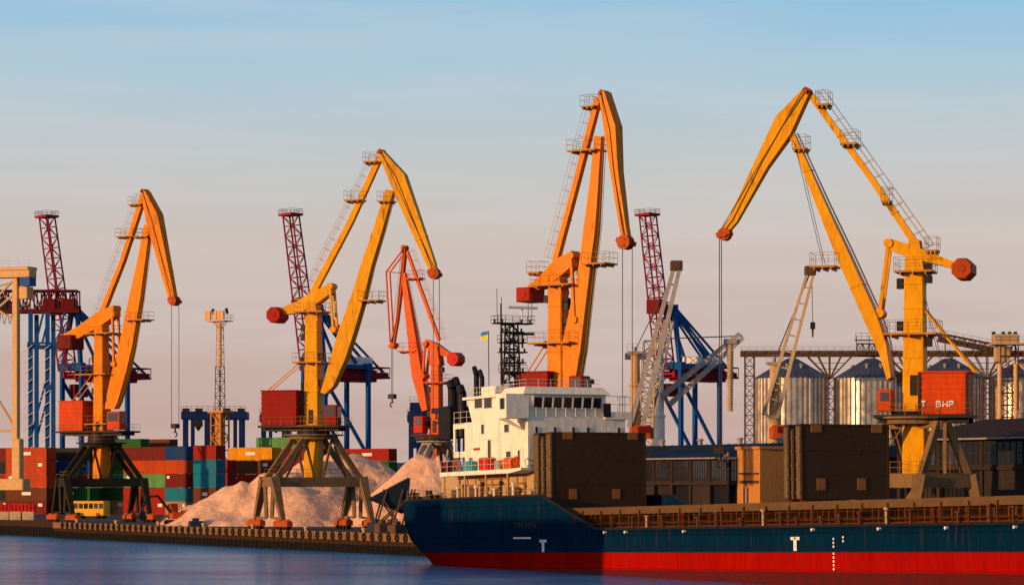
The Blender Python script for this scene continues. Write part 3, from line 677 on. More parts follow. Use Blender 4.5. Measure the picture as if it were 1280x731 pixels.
def hull():
    def top(u): 
        if u < 64: return 5.15
        if u < 74: return 5.15 - (u - 64) / 10 * 3.2
        if u < 148: return 1.95
        return 1.95 + min(1, (u - 148) / 4) * 2.6
    zrows = [5.15, 4.4, 3.6, 2.8, 1.95, 1.2, .5, 0.0]
    lower = [0.0, -.5, -1.0, -1.6, -2.4, -3.4]
    def stern(z):                           # where the hull starts at each level
        if z > 3.5: return 31 + (5.2 - z) * .15
        if z > 0: return 31.25 + (3.5 - z) ** 1.6 * .42
        return 34.4 + (-z) * .9
    def width(u, z, side):
        s0 = stern(z); d = u - s0
        rad = 5.5 if z > 1 else min(9.5, 5.5 + (1 - z) * 2.2)
        if d < rad: k = math.sqrt(max(0, 1 - (1 - d / rad) ** 2)) ; k = .62 + .38 * k if z > 1 else (.55 + .45 * k)
        else: k = 1
        if u > 138:
            e = (u - 138) / (24 + max(0, z) * .5); k *= max(0.0, 1 - e ** 2.2) if e < 1 else 0
        if z < 0 and u < 60: k *= 1 - min(.35, (-z) * .02 * (60 - u) / 6)
        return BM / 2 * k
    def band(zs, mtl, name, clip=True):
        us_t = [0, .02, .05, .09, .14, .2, .28, .4, .6, 1.0]
        ust = []
        m_ = MB(); cols = []
        grid = []
        full = [40 + i * 1.0 for i in range(0, 124)]
        for z in zs:
            s0 = stern(z); row = []
            uu = [s0 + (42 - s0) * t for t in us_t] + [43 + i for i in range(0, 121)]
            for u in uu:
                zz = z
                if clip and z > 0: zz = z if z <= 1.95 else 1.95 + (z - 1.95) * (top(u) - 1.95) / 3.2 if u < 100 else min(z, max(1.95, 1.95 + (z - 1.95) * (top(u) - 1.95) / 3.2))
                row.append((u, width(u, z, 0), zz))
            grid.append(row)
        n = len(grid[0]); vs = []
        for row in grid:
            for u, h, z in row: vs.append((u - SU, BM / 2 - h, z))
            for u, h, z in row: vs.append((u - SU, BM / 2 + h, z))
        fs = []
        for k in range(len(zs) - 1):
            for i in range(n - 1):
                a = k * 2 * n + i; b = a + 2 * n; fs.append((a, a + 1, b + 1, b))
                a += n; b += n; fs.append((b, b + 1, a + 1, a))
            a = k * 2 * n; b = a + 2 * n; fs.append((a, b, b + n, a + n))
        m_.poly(vs, fs, True)
        return m_.build(name, mtl, ship)
    band(zrows, hb, 'hull_topsides'); band([0.0, -.7, -1.55], hr, 'boot_top', False); band([-1.55, -2.0, -2.6, -3.4, -4.4], hdark, 'lower_hull', False)
    # white draught and tug marks, dark name letters
    m_ = MB()
    def T_mark(px, s_, zt_):
        u = su(px, 0, 1) - SU; w_ = s_
        m_.box(u - w_ * 1.1, u + w_ * 1.1, -.03, 0, zt_ - .25, zt_); m_.box(u - .22, u + .22, -.03, 0, zt_ - w_ * 1.9, zt_)
    T_mark(679, .6, sz(674, su(679, 0, 1), 0)); T_mark(994, .58, sz(670.5, su(994, 0, 1), 0))
    for px, y0, y1 in ((1042, 671, 684), (1042, 690, 712), (1054, 671, 677)):
        u = su(px, 0, 1); 
        z0, z1 = sz(y1, u, 0), sz(y0, u, 0); k = z0
        while k < z1: m_.box(u - SU - .09, u - SU + .09, -.03, 0, k, k + .16); k += .3
    for px, wd in ((645, .5), (652, .7), (660, .6)):
        u = su(px, 0, 1); z = sz(673, u, 0); m_.box(u - SU - wd, u - SU + wd, -.03, 0, z, z + .16)
    m_.build('hull_mark', M['whitebox'], ship)
    m_ = MB()
    for i in range(6):
        u = su(647 + i * 4.3, 0, 1); z = sz(660, u, 0); x = u - SU
        m_.box(x - .4, x - .2, -.025, 0, z, z + .6); m_.box(x + .15, x + .35, -.025, 0, z, z + .6)
        zz = z + (.2 if i % 2 else .45); m_.box(x - .2, x + .15, -.025, 0, zz, zz + .13)
    m_.build('name_lettering', M['black'], ship)
    # gunwale strip
    m_ = MB()
    for y in (0, BM):
        m_.sections([(36 - SU, 5.15, 36 - SU, 5.35, .12, y), (64 - SU, 5.15, 64 - SU, 5.35, .12, y), (74.2 - SU, 1.95, 74.2 - SU, 2.15, .12, y), (140 - SU, 1.95, 140 - SU, 2.1, .12, y)])
    m_.build('gunwale', M['black'], ship)
    MB().box(36 - SU, 64 - SU, .3, BM - .3, 4.0, 4.1).poly([(x - SU, y, 4.05) for x, y in ((31.6, 4), (36, .4), (36, BM - .4), (31.6, BM - 4))], [(0, 1, 2, 3)]).build('poop_deck', M['deck'], ship)
    MB().box(64 - SU, 140 - SU, .25, BM - .25, 1.8, 1.93).build('main_deck', M['deck'], ship)
    MB().box(63.8 - SU, 64 - SU, .3, BM - .3, 1.9, 4.1).build('poop_bulkhead', M['cream'], ship)
hull()
def bow():
    m_ = MB(); vs = []; fs = []
    MB().poly([(x - SU, y, 4.4) for x, y in ((150, 1.2), (156, 3.2), (161, 6.8), (156, BM - 3.2), (150, BM - 1.2))], [(0, 1, 2, 3, 4)]).build('forecastle_deck', M['deck'], ship)
bow()
def coaming():
    m_ = MB(); u0, u1 = 66 - SU, 140 - SU
    m_.box(u0, u1, 1.9, 2.0, 1.9, 3.8); m_.box(u0, u1, 12.0, 12.1, 1.9, 3.8); m_.box(u0 - .1, u0, 1.9, 12.1, 1.9, 3.8); m_.box(u1, u1 + .1, 1.9, 12.1, 1.9, 3.8)
    u = u0 + .4; i = 0; rnd = random.Random(4)
    while u < u1:
        d = .5 if i % 4 else .95
        m_.box(u - .05, u + .05, 1.9 - d, 1.9, 1.95, 3.72); u += .85; i += 1
    co = m_.build('hatch_coaming', M['coaming'], ship)
    MB().box(u0 - .2, u1 + .2, 1.25, 2.05, 3.8, 3.95).box(u0, u1, 1.12, 1.2, 3.35, 4.0).build('top_flange', M['flange'], co)
    # pipes, rails, vents, lamps in the gangway
    m_ = MB(); 
    for z in (2.2, 2.5): m_.tube((u0, 1.1, z), (u1, 1.1, z), .07, n=6)
    m_.rail([(75 - SU, .12, 2.1), (139 - SU, .12, 2.1)], 1.05, .032, 1.5)
    m_.build('deck_railing', M['deck'], ship)
    rnd = random.Random(11)
    for k in range(22):
        u = u0 + 9 + k * 3.0 + rnd.random() * 1.4
        h = .7 + rnd.random() * .7
        v = MB(); v.tube((u, .75, 1.93), (u, .75, 1.93 + h), .11, n=8); v.tube((u, .75, 1.93 + h), (u, .75, 2.08 + h), .24, .2, 10)
        v.build('vent_pipe', (M['coaming'], M['deck'], M['cream'], M['deck'], M['dark_red'], M['coaming'])[k % 6], ship)
    for px in (758, 784, 857, 1018, 1101, 1185, 1271):
        u = su(px, 0, 2) - SU; MB().tube((u, -.02, 1.75), (u, -.3, 1.75), .12, n=8).build('fairlead', M['whitebox'], ship)
coaming()
def hatch(px_c, px_side, px_far, y_top, zb, nm):
    v0 = 2.0
    uF = su(px_c, v0, 8); uB = su(px_side, v0, 8)
    # far lateral edge
    lo, hi = 3.0, 14.0
    for _ in range(40):
        m = (lo + hi) / 2; p = Msh @ Vector((uF - SU, m, 8))
        if 640 + F * p.x / p.y < px_far: lo = m
        else: hi = m
    v1 = lo; zt_ = sz(y_top, uF, v0); th = (uF - uB)
    for i in range(3):
        t0 = uB + th * (i / 3.0) + .08; t1 = uB + th * ((i + 1) / 3.0) - .08
        if i == 1: t0 += .2; t1 -= .2
        m_ = MB(); x0, x1 = t0 - SU, t1 - SU
        zz = zt_ - (0, .35, 0)[i]
        m_.box(x0, x1, v0 + .05, v1 - .05, zb, zz)
        # frame flanges round the panel edge
        m_.box(x0 - .04, x1 + .04, v0, v0 + .14, zb, zz + .04); m_.box(x0 - .04, x1 + .04, v1 - .14, v1, zb, zz + .04)
        m_.box(x0 - .04, x1 + .04, v0, v1, zz - .02, zz + .12)
        po = m_.build('hatch_cover', M['hatch'], ship)
        e = MB()
        e.box(x0 + .1, x1 - .1, v0 - .06, v0, zb + .1, zz - .1)
        z = zb + .5
        while z < zz - .5: e.box(x0 + .05, x1 - .05, v0 - .12, v0 - .06, z, z + .1); z += 1.1
        e.build('edge_seal', M['hatch_edge'], po)
        if i == 2:
            w_ = v1 - v0
            for fy, fz in ((.22, .2), (.68, .2)):
                y = v0 + w_ * fy; z = zb + (zz - zb) * fz; MB().box(x1, x1 + .05, y - .4, y + .4, z - .45, z + .5).build('hinge_pad', M['patch'], po)
            for fy in (.17, .86):
                y = v0 + w_ * fy; MB().box(x1, x1 + .06, y - .5, y + .5, zz - .55, zz + .1).build('hinge_pad', M['patch'], po)
            # faint stiffener seams
            q = MB()
            for fy in (.0, 1.0):
                y = v0 + .12 + (w_ - .24) * fy; q.box(x1, x1 + .03, y - .04, y + .04, zb + .1, zz - .1)
            for fz in (.33, .66): z = zb + (zz - zb) * fz; q.box(x1, x1 + .025, v0 + .1, v1 - .1, z - .03, z + .03)
            q.build('panel_seam', M['hatch'], po)
    return uB, uF, v0, v1
H1 = hatch(690, 667, 808, 541, 3.95, 0)
H2 = hatch(1002, 979, 1112, 531, 4.2, 1)
# carrier legs under the second hatch stack
MB().box(H2[0] - SU + .2, H2[0] - SU + .8, 2.3, 3.4, 3.9, 4.25).box(H2[0] - SU + .2, H2[0] - SU + .8, 9, 10, 3.9, 4.25).box(H2[1] - SU - .8, H2[1] - SU - .2, 2.3, 3.4, 3.9, 4.25).box(H2[1] - SU - .8, H2[1] - SU - .2, 9, 10, 3.9, 4.25).build('hatch_stowage', M['dark_red'], ship)

def superstructure():
    V0, V1 = 1.7, 12.3
    uf = H1[0] - .5                          # front
    x = lambda u: u - SU
    ur = su(567, V0, 9); 
    # poop deckhouse, dark open gallery with white posts
    zs = sz(593, 50, V0); zs1 = sz(588.5, 50, V0)
    g = MB().box(x(su(552, 2.6, 6)), x(uf), 2.6, BM - 2.6, 4.05, zs).build('deckhouse', M['cream'], ship)
    m_ = MB()
    for i in range(9):
        u = 42 + i * 1.75; m_.box(x(u), x(u) + .09, 2.52, 2.6, 4.6, zs - .3)
    m_.box(x(44), x(56), 2.5, 2.6, zs - 1.0, zs - .85); m_.box(x(46), x(52), 2.5, 2.6, zs - .45, zs - .25)
    m_.build('wall_frame', M['patch'], g)
    m_ = MB()
    for u in (45.2, 49.7, 53.8): m_.box(x(u), x(u) + .8, 2.52, 2.6, 4.3, zs - 1.2)
    m_.build('door', M['deck'], g)
    # upper deck slab: rounded forward
    ub = su(551, .6, 7)
    sl = MB().box(x(ub), x(uf) - 1.6, .5, BM - .5, zs, zs1 + .05)
    sl.sections([(x(uf) - 1.6, zs, x(uf) - 1.6, zs1 + .05, BM / 2 - .5, BM / 2), (x(uf), zs + .25, x(uf), zs1 + .15, BM / 2 - .9, BM / 2)])
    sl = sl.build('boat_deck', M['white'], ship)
    zd = zs1 + .05
    MB().rail([(x(ub) + .1, BM - .6, zd), (x(ub) + .1, .6, zd), (x(uf) - 1.6, .6, zd)], 1.1, .035, 1.4).build('railing', M['whitebox'], sl)
    for u in (ub + .5, ub + 5, ub + 9.5, ub + 14): MB().tube((x(u), .75, 4.1), (x(u), .75, zs), .1, n=8).build('pillar', M['cream'], sl)
    # lockers, boat, rafts on the boat deck
    for px, w_, h, mt_, nm in ((559, 1.2, 1.2, M['dark_red'], 'raft_canister'), (584, 1.5, 1.0, M['teal'], 'deck_locker'), (605, 2.0, 1.25, M['bright_red'], 'deck_locker'), (622, 1.2, .9, M['grey_steel'], 'deck_locker'), (635, 2.0, 1.2, M['redorange'], 'raft_canister')):
        u = su(px, .9, 8); q = MB()
        if nm == 'raft_canister': q.tube((x(u) - w_ / 2, 1.15, zd + .6), (x(u) + w_ / 2, 1.15, zd + .6), .5, n=12); q.box(x(u) - w_ / 3, x(u) + w_ / 3, .8, 1.5, zd, zd + .3)
        else: q.bbox(x(u) - w_ / 2, x(u) + w_ / 2, .8, 1.6, zd, zd + h, .07)
        q.build(nm, mt_, ship)
    # main accommodation block
    zb2 = sz(525.5, 50, V0); ur2 = su(581, V0, 10)
    blk = MB().box(x(ur2), x(uf), V0, V1, zd, zb2)
    blk.box(x(ur), x(ur2), V0, V0 + .15, zb2 - .55, zb2).box(x(ur), x(ur) + .35, V0, V0 + .15, zd + (zb2 - zd) * .35, zb2 - .5).box(x(ur), x(ur2), V0, V0 + .15, zd + (zb2 - zd) * .3, zd + (zb2 - zd) * .42)
    blk.box(x(ur), x(ur2), V0, V1, zb2 - .12, zb2)
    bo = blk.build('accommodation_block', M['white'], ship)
    q = MB(); q.box(x(ur) + .6, x(ur2), V0 + 1.2, V1 - 1.2, zd, zb2 - .2); q.build('engine_casing', M['steel'], ship)
    def win(px, py, w_, h, par=bo, v=V0, mt_=None, nm='window'):
        u = su(px, v, 10); z = sz(py, u, v)
        f = MB().box(x(u) - w_ / 2 - .08, x(u) + w_ / 2 + .08, v - .05, v - .005, z - h / 2 - .08, z + h / 2 + .08).build(nm, M['whitebox'] if nm == 'window' else M['cream'], par)
        MB().box(x(u) - w_ / 2, x(u) + w_ / 2, v - .07, v - .045, z - h / 2, z + h / 2).build('pane', mt_ or M['glass'], f)
    win(604, 536, .55, .9, nm='window'); win(634, 535, .9, .75); win(612, 561, .5, 1.7, nm='door'); win(636, 569, .9, .8); win(589, 577, .7, .8, nm='window'); win(649, 571, .4, 1.3)
    # front wall dark vertical fittings
    for v in (2.6, 4.6, 6.6, 8.2, 11.6): MB().box(x(uf), x(uf) + .07, v - .1, v + .1, zb2 - 1.7, zb2 - .9).build('wall_fitting', M['steel'], bo)
    # lifebuoys / lettering patch
    u = su(596, V0, 10); z = sz(561, u, V0); MB().box(x(u) - .7, x(u) + .7, V0 - .03, V0 - .004, z - .12, z + .12).build('warning_sign', M['bright_red'], bo)
    for px, py in ((572, 584), (646, 583)):
        u = su(px, .5, 8); z = zd + .75; q = MB(); sg = 14
        for i in range(sg):
            a = 2 * math.pi * i / sg; b = 2 * math.pi * (i + 1) / sg; q.tube((x(u) + .36 * math.cos(a), .42, z + .36 * math.sin(a)), (x(u) + .36 * math.cos(b), .42, z + .36 * math.sin(b)), .08, n=6)
        q.build('life_ring', M['redorange'], ship)
    q = MB(); u = su(625, V0, 10)
    for e in (-.22, .22): q.tube((x(u) + e, V0 - .12, zd), (x(u) + e, V0 - .12, zb2), .025, n=5)
    k = zd
    while k < zb2: q.tube((x(u) - .22, V0 - .12, k), (x(u) + .22, V0 - .12, k), .02, n=4); k += .4
    q.build('wall_ladder', M['whitebox'], bo)
    # bridge deck
    zr = sz(494, 55, V0); urb = su(590, V0, 14)
    br = MB()
    br.sections([(x(urb), zb2, x(urb) - 1.1, zr, 4.15, 5.85), (x(uf) - .25, zb2, x(uf) + .25, zr, 4.15, 5.85)])
    bro = br.build('bridge', M['white'], ship)
    zw0 = sz(509, uf, 5); zw1 = sz(496.5, uf, 5)
    for px in (599, 611): win(px, 503.5, 1.55, .95, bro)
    # wings both sides
    uw = su(620, -.7, 14)
    a, b = -.7, 1.7
    wmb = MB().box(x(uw), x(uf) + .2, a, b, zb2 - .1, zr - 1.45)
    wmb.box(x(uw), x(uf) + .2, a, b, zr - .4, zr)
    for uu in (uw, uf - .1): wmb.box(x(uu), x(uu) + .3, a, b, zr - 1.45, zr - .4)
    wmb.box(x(uw) + .3, x(uw) + .7, a, a + .15, zr - 1.45, zr - .4)
    wmb.sections([(x(uw) + .2, zb2 - .1, x(uf) - .2, zb2 - .1, .06, -.5), (x(uw) + .8, zb2 - 1.2, x(uf) - .6, zb2 - 1.2, .06, 1.7)])
    wo = wmb.build('bridge_wing', M['white'], ship)
    MB().box(x(uw) + .3, x(uf) - .1, a + .2, a + .26, zr - 1.45, zr - .4).build('wing_window', M['glass'], wo)
    wmb = MB().box(x(uw), x(uf) + .2, 10.0, 12.9, zb2 - .1, zr - 1.6); wmb.rail([(x(uf) + .1, 10.1, zr - 1.6), (x(uf) + .1, 12.8, zr - 1.6), (x(uw), 12.8, zr - 1.6)], 1.5, .06, 1.3)
    wmb.build('bridge_wing', M['white'], ship)
    MB().box(x(uf) + .2, x(uf) + .26, 9.8, 10.6, zb2 + .1, zb2 + 1.4).build('locker_door', M['steel'], ship)
    # bridge front windows, raked
    nW = 7; a0, a1 = 2.2, 9.7; stp = (a1 - a0) / nW
    for i in range(nW):
        y0 = a0 + i * stp; f = MB()
        f.sections([(x(uf) - .02, zw0 - .15, x(uf) + .10, zw0 - .15, .09, y0), (x(uf) + .2, zw1 + .1, x(uf) + .32, zw1 + .1, .09, y0)])
        f.build('window_frame', M['whitebox'], bro)
    for i in range(nW):
        y = a0 + (i + .5) * stp
        MB().sections([(x(uf) - .02, zw0, x(uf) + .10, zw0, stp / 2 - .13, y), (x(uf) + .14, zw1, x(uf) + .26, zw1, stp / 2 - .13, y)]).build('window', M['glass'], bro)
        MB().tube((x(uf) + .1, y - .2, zb2 + .1), (x(uf) + .12, y - .2, zw0), .04, n=5).build('wiper_pipe', M['whitebox'], bro)
    # roof with raked fascia
    zt_ = sz(484, 56, 2.2)
    rf = MB().sections([(x(urb) - 1.3, zr, x(urb) - 1.3, zr + .25, 4.5, 5.8), (x(uf) - 3.5, zr, x(uf) - 3.5, zr + .25, 4.5, 5.8)])
    rf.poly([(x(uf) - 4.5, 1.0, zr), (x(uf) + .55, 1.0, zr), (x(uf) + .55, 10.5, zr), (x(uf) - 4.5, 10.5, zr), (x(uf) - 4.2, 1.5, zt_), (x(uf) - .1, 1.5, zt_), (x(uf) - .1, 9.9, zt_), (x(uf) - 4.2, 9.9, zt_)],
            [(3, 2, 1, 0), (4, 5, 6, 7), (0, 1, 5, 4), (1, 2, 6, 5), (2, 3, 7, 6), (3, 0, 4, 7)])
    rfo = rf.build('bridge_roof', M['white'], ship)
    MB().rail([(x(urb), 1.6, zt_ - .6), (x(uf) - 4, 1.6, zt_ - .6)], 1.0, .035, 1.2).rail([(x(uf) - 4, 1.7, zt_), (x(uf) - .3, 1.7, zt_), (x(uf) - .3, 9.7, zt_)], .7, .03, 1.4).build('railing', M['whitebox'], rfo)
    MB().rail([(x(ur), V0 + .1, zb2), (x(urb), V0 + .1, zb2)], 1.1, .035, 1.2).build('aft_railing', M['white'], ship)
    # items on the roof: radar box, domes, horns, search light
    q = su(621, 4, 16); MB().bbox(x(q) - 1.5, x(q) + 1.5, 3, 5, zt_ - .6, zt_ + .55, .1).build('radar_locker', M['white'], rfo)
    q = su(636, 4, 16); d = MB()
    for i in range(6):
        a = math.pi / 2 * i / 6; b = math.pi / 2 * (i + 1) / 6
        d.tube((x(q), 4, zt_ + .2 + .6 * math.sin(a)), (x(q), 4, zt_ + .2 + .6 * math.sin(b)), .6 * math.cos(a), .6 * math.cos(b) + .001, 14, False)
    d.tube((x(q), 4, zt_ - .8), (x(q), 4, zt_ + .2), .35, n=10); d.build('satellite_dome', M['grey_steel'], rfo)
    q = su(730, 5, 16)
    MB().tube((x(uf) - 1.5, 9.4, zt_), (x(uf) - 1.5, 9.4, zt_ + .5), .1, n=6).bbox(x(uf) - 1.8, x(uf) - 1.2, 9.1, 9.7, zt_ + .4, zt_ + .9, .1).build('searchlight', M['steel'], rfo)
    # exhaust uptakes, funnel and boat davit aft
    for px, v, y0, r_, mt_ in ((566, 7, 480, .5, M['black']), (572, 8.2, 476, .42, M['black']), (578, 6, 486, .45, M['steel']), (596, 7, 462, .28, M['black']), (603, 8, 466, .25, M['steel'])):
        u = su(px, v, 14); z = sz(y0, u, v); q = MB(); q.tube((x(u), v, zb2 - 1), (x(u), v, z - .5), r_, n=10); q.tube((x(u), v, z - .5), (x(u) - .5, v, z + .3), r_, r_ * .9, 10); q.build('exhaust_pipe', mt_, ship)
    u = su(572, 7, 12); MB().bbox(x(u) - 1.0, x(u) + 1.5, 5.2, 8.6, zb2 - 1, sz(508, u, 7), .2).build('funnel_casing', M['black'], ship)
    u = su(557, 1.2, 9)
    for k in (0, 2.2): q = MB(); q.beam((x(u) + k, .9, zd), (x(u) + k, .6, zd + 2.2), .25, .25); q.beam((x(u) + k, .6, zd + 2.2), (x(u) + k, -.3, zd + 2.9), .2, .2); q.build('davit', M['steel'], ship)
    # radar mast: dark lattice tower with many cross platforms
    u = su(640, 7, 18); z0 = zt_ - .5; z1 = sz(405, u, 7)
    q = MB().lattice((x(u), 7, z0), (x(u), 7, z1), 1.35, .9, 9, .1, .06)
    q.tube((x(u) - .9, 6.3, z0), (x(u) - .9, 6.3, sz(378, u, 7)), .15, .08, 8)
    ms = q.build('radar_mast', M['steel'], ship)
    zz = [sz(y, u, 7) for y in (404, 415, 428, 440, 453, 465)]
    for i, z in enumerate(zz):
        w_ = (1.9, 1.0, 1.2, 1.3, 1.1, 1.1)[i]; q = MB()
        q.box(x(u) - .6, x(u) + .6, 7 - w_, 7 + w_ * 1.15, z - .06, z + .06); q.box(x(u) - w_ * .9, x(u) + w_ * .9, 6.7, 7.3, z - .09, z + .03)
        for e in (-w_, -w_ * .55, w_ * .6, w_ * 1.1):
            q.tube((x(u), 7 + e, z), (x(u), 7 + e, z + .42), .11, n=6)
        q.rail([(x(u) - .8, 7 - w_, z), (x(u) + .8, 7 - w_, z), (x(u) + .8, 7 + w_ * 1.15, z), (x(u) - .8, 7 + w_ * 1.15, z)], .75, .035, .9, True) if i in (0, 2, 5) else None
        q.build('cross_platform', M['steel'], ms)
    for i, (z, ln_) in enumerate(((zz[0] + 1.6, 3.4), (zz[2] + .9, 2.6))):
        q = MB().tube((x(u), 8.2, z - 1.4), (x(u), 8.2, z - .1), .1, n=6).bbox(x(u) - .2, x(u) + .2, 8.2 - ln_ / 2, 8.2 + ln_ / 2, z - .1, z + .14, .05); q.build('radar_scanner', M['whitebox'] if i == 0 else M['steel'], ms)
    for dy, hh in ((-1.6, 3.4), (-1.1, 2.6), (1.9, 2.4), (2.3, 3.1)):
        MB().tube((x(u), 7 + dy, zz[0]), (x(u), 7 + dy, zz[0] + hh), .035, n=5).build('whip_antenna', M['steel'], ms)
    # flag staff
    u = su(611, 5, 18); z1 = sz(413, u, 5)
    MB().tube((x(u), 5, zr), (x(u), 5, z1), .05, n=6).build('flag_staff', M['steel'], ship)
    fb = []; 
    nx = 8
    for k, (za, zb_, mt_, nm) in enumerate(((z1 - .4, z1 - .02, M['light_blue'], 'flag'), (z1 - .78, z1 - .4, M['flag_y'], 'flag'))):
        vs = []
        for i in range(nx + 1):
            t = i / nx; yy = 5 + .15 * math.sin(t * 7) * t; xx = x(u) - t * .7; dz = -.25 * t * t; yy -= t * .6
            vs += [(xx, yy, za + dz), (xx, yy, zb_ + dz)]
        MB().poly(vs, [(2 * i, 2 * i + 2, 2 * i + 3, 2 * i + 1) for i in range(nx)], True).build(nm, mt_, ship)
    # mooring gear on the poop
    rnd = random.Random(3)
    for px in (514, 520, 527, 536, 544):
        v = 1.0 + rnd.random() * 2; u = su(px, v, 5); h = .7 + rnd.random() * .7; z = 4.8
        q = MB(); q.tube((x(u) - .25, v, 4.1), (x(u) - .25, v, z + h), .2, n=10); q.tube((x(u) + .3, v, 4.1), (x(u) + .3, v, z + h), .2, n=10)
        q.tube((x(u) - .25, v, z + h), (x(u) - .25, v, z + h + .1), .28, n=10); q.tube((x(u) + .3, v, z + h), (x(u) + .3, v, z + h + .1), .28, n=10); q.build('mooring_bitt', M['steel'], ship)
    u = su(550, 3, 5); q = MB(); q.tube((x(u), 1.9, 5.2), (x(u), 3.4, 5.2), .6, n=14); q.tube((x(u), 1.8, 5.2), (x(u), 1.9, 5.2), .95, n=14); q.tube((x(u), 3.4, 5.2), (x(u), 3.5, 5.2), .95, n=14); q.box(x(u) - .9, x(u) + .9, 1.7, 3.7, 4.1, 4.8); q.build('winch', M['steel'], ship)
    q = MB().rail([(x(34), .6, 5.2), (x(62.5), .25, 5.3)], 1.0, .03, 1.3).build('poop_railing', M['cream'], ship)
    rnd = random.Random(5)
    for i in range(12):
        u = 43 + i * 1.3; h = .5 + rnd.random() * .9; q = MB()
        if i % 3 == 0: q.bbox(x(u) - .35, x(u) + .35, .9, 1.6, 4.1, 5.1 + h, .06)
        else: q.tube((x(u), 1.2, 4.1), (x(u), 1.2, 5.1 + h), .13, n=8); q.tube((x(u), 1.2, 5.1 + h), (x(u) + .25, 1.2, 5.3 + h), .22, .25, 8)
        q.build('ventilator', (M['cream'], M['white'], M['deck'])[i % 3], ship)
superstructure()

# ------------------------------------------------------------------ salt heaps
def heap(name, label, cones, res=.55, seed=0, slope=.64):
    xs = [c[0] for c in cones]; ys = [c[1] for c in cones]; hm = max(c[2] for c in cones) / slope
    x0, x1, y0, y1 = min(xs) - hm - 1, max(xs) + hm + 1, min(ys) - hm - 1, max(ys) + hm + 1
    nx, ny = int((x1 - x0) / res), int((y1 - y0) / res)
    cx, cy = (x0 + x1) / 2, (y0 + y1) / 2
    vs = []; ok = []
    for j in range(ny + 1):
        for i in range(nx + 1):
            X_, Y_ = x0 + i * res, y0 + j * res
            wx = X_ + 1.6 * mnoise.noise(Vector((X_ * .16, Y_ * .16, seed))); wy = Y_ + 1.6 * mnoise.noise(Vector((X_ * .16, Y_ * .16, seed + 9)))
            h = max(min(c[2] - slope * math.hypot(wx - c[0], wy - c[1]), c[2] - .35) for c in cones)
            h += .75 * mnoise.fractal(Vector((X_ * .2, Y_ * .2, seed)), 1, 2, 5) - .5 * max(0, mnoise.noise(Vector((X_ * .33 + 5, Y_ * .33, seed))) - .15) + .18 * mnoise.noise(Vector((X_ * 1.1, Y_ * 1.1, seed)))
            vs.append((X_ - cx, Y_ - cy, max(h, -.3)))
    fs = []
    W = nx + 1
    for j in range(ny):
        for i in range(nx):
            q = (j * W + i, j * W + i + 1, j * W + W + i + 1, j * W + W + i)
            if max(vs[k][2] for k in q) > -.25: fs.append(q)
    o = MB().poly(vs, fs, True).build(name, M_salt, None, (cx, cy, QZ))
    tag(o, label, 'heap')
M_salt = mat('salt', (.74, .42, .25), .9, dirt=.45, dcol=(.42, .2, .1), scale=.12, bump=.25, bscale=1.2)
def hc(px, s, y):
    p = G(px, s); return (p.x, p.y, HC + (HZ - y) / s - QZ)
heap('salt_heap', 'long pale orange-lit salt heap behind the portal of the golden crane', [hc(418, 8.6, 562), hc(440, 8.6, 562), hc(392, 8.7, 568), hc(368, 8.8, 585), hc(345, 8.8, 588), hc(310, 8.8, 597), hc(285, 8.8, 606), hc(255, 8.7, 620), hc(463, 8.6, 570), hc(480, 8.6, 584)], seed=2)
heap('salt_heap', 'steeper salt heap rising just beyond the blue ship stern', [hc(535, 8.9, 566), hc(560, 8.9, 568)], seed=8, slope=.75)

# ------------------------------------------------------------------ shipping containers
CC = {'red': (.30, .014, .007), 'orange': (.42, .05, .008), 'maroon': (.14, .012, .009), 'green': (.015, .10, .015), 'pale green': (.09, .26, .07), 'teal': (.004, .16, .22),
      'blue': (.006, .04, .14), 'yellow': (.62, .24, .006), 'tan': (.36, .2, .09), 'dark grey': (.02, .02, .022), 'brown': (.12, .035, .012)}
CM = {k: mat('container_' + k.replace(' ', '_'), v, .5, dirt=.35, scale=.5, streak=1, rust=.35) for k, v in CC.items()}
CMESH = {}
def cont_mesh(ln, colr):
    k = (ln, colr)
    if k in CMESH: return CMESH[k]
    m_ = MB(); L2 = ln / 2; w2 = 1.22; h = 2.58; n = int(ln / .56); st = (ln - .3) / n
    for sgn in (-1, 1):
        pts = []
        for i in range(n):
            x = -L2 + .15 + i * st
            for t, d in ((0, 0), (.3, 0), (.5, .06), (.8, .06)): pts.append((x + t * st, d))
        pts.append((L2 - .15, 0)); vs = []
        for x, d in pts: vs += [(x, sgn * (w2 - .02 - d), .15), (x, sgn * (w2 - .02 - d), h - .12)]
        fs = [(2 * i, 2 * i + 2, 2 * i + 3, 2 * i + 1) for i in range(len(pts) - 1)]
        if sgn > 0: fs = [f[::-1] for f in fs]
        m_.poly(vs, fs)
        for z0, z1 in ((0, .16), (h - .13, h)): m_.box(-L2, L2, sgn * w2 - (.12 if sgn > 0 else 0), sgn * w2 + (.12 if sgn < 0 else 0), z0, z1)
    for sx in (-1, 1):
        for sy in (-1, 1): m_.box(sx * L2 - (.15 if sx > 0 else 0), sx * L2 + (.15 if sx < 0 else 0), sy * w2 - (.14 if sy > 0 else 0), sy * w2 + (.14 if sy < 0 else 0), 0, h)
    m_.box(-L2 + .03, L2 - .06, -w2 + .1, w2 - .1, .05, h - .03)
    o = m_.build('shipping_container', CM[colr]); d = MB()
    for y in (-.85, -.35, .35, .85): d.tube((L2 - .02, y, .2), (L2 - .02, y, h - .2), .035, n=5)
    d.box(L2 - .06, L2 - .035, -1.06, -.03, .18, h - .15); d.box(L2 - .06, L2 - .035, .03, 1.06, .18, h - .15)
    dd = d.build('door', CM[colr], o)
    CMESH[k] = (o.data, dd.data)
    bpy.data.objects.remove(dd); bpy.data.objects.remove(o)
    return CMESH[k]
ORD = ['bottom', 'second', 'third', 'fourth', 'fifth', 'sixth', 'seventh']
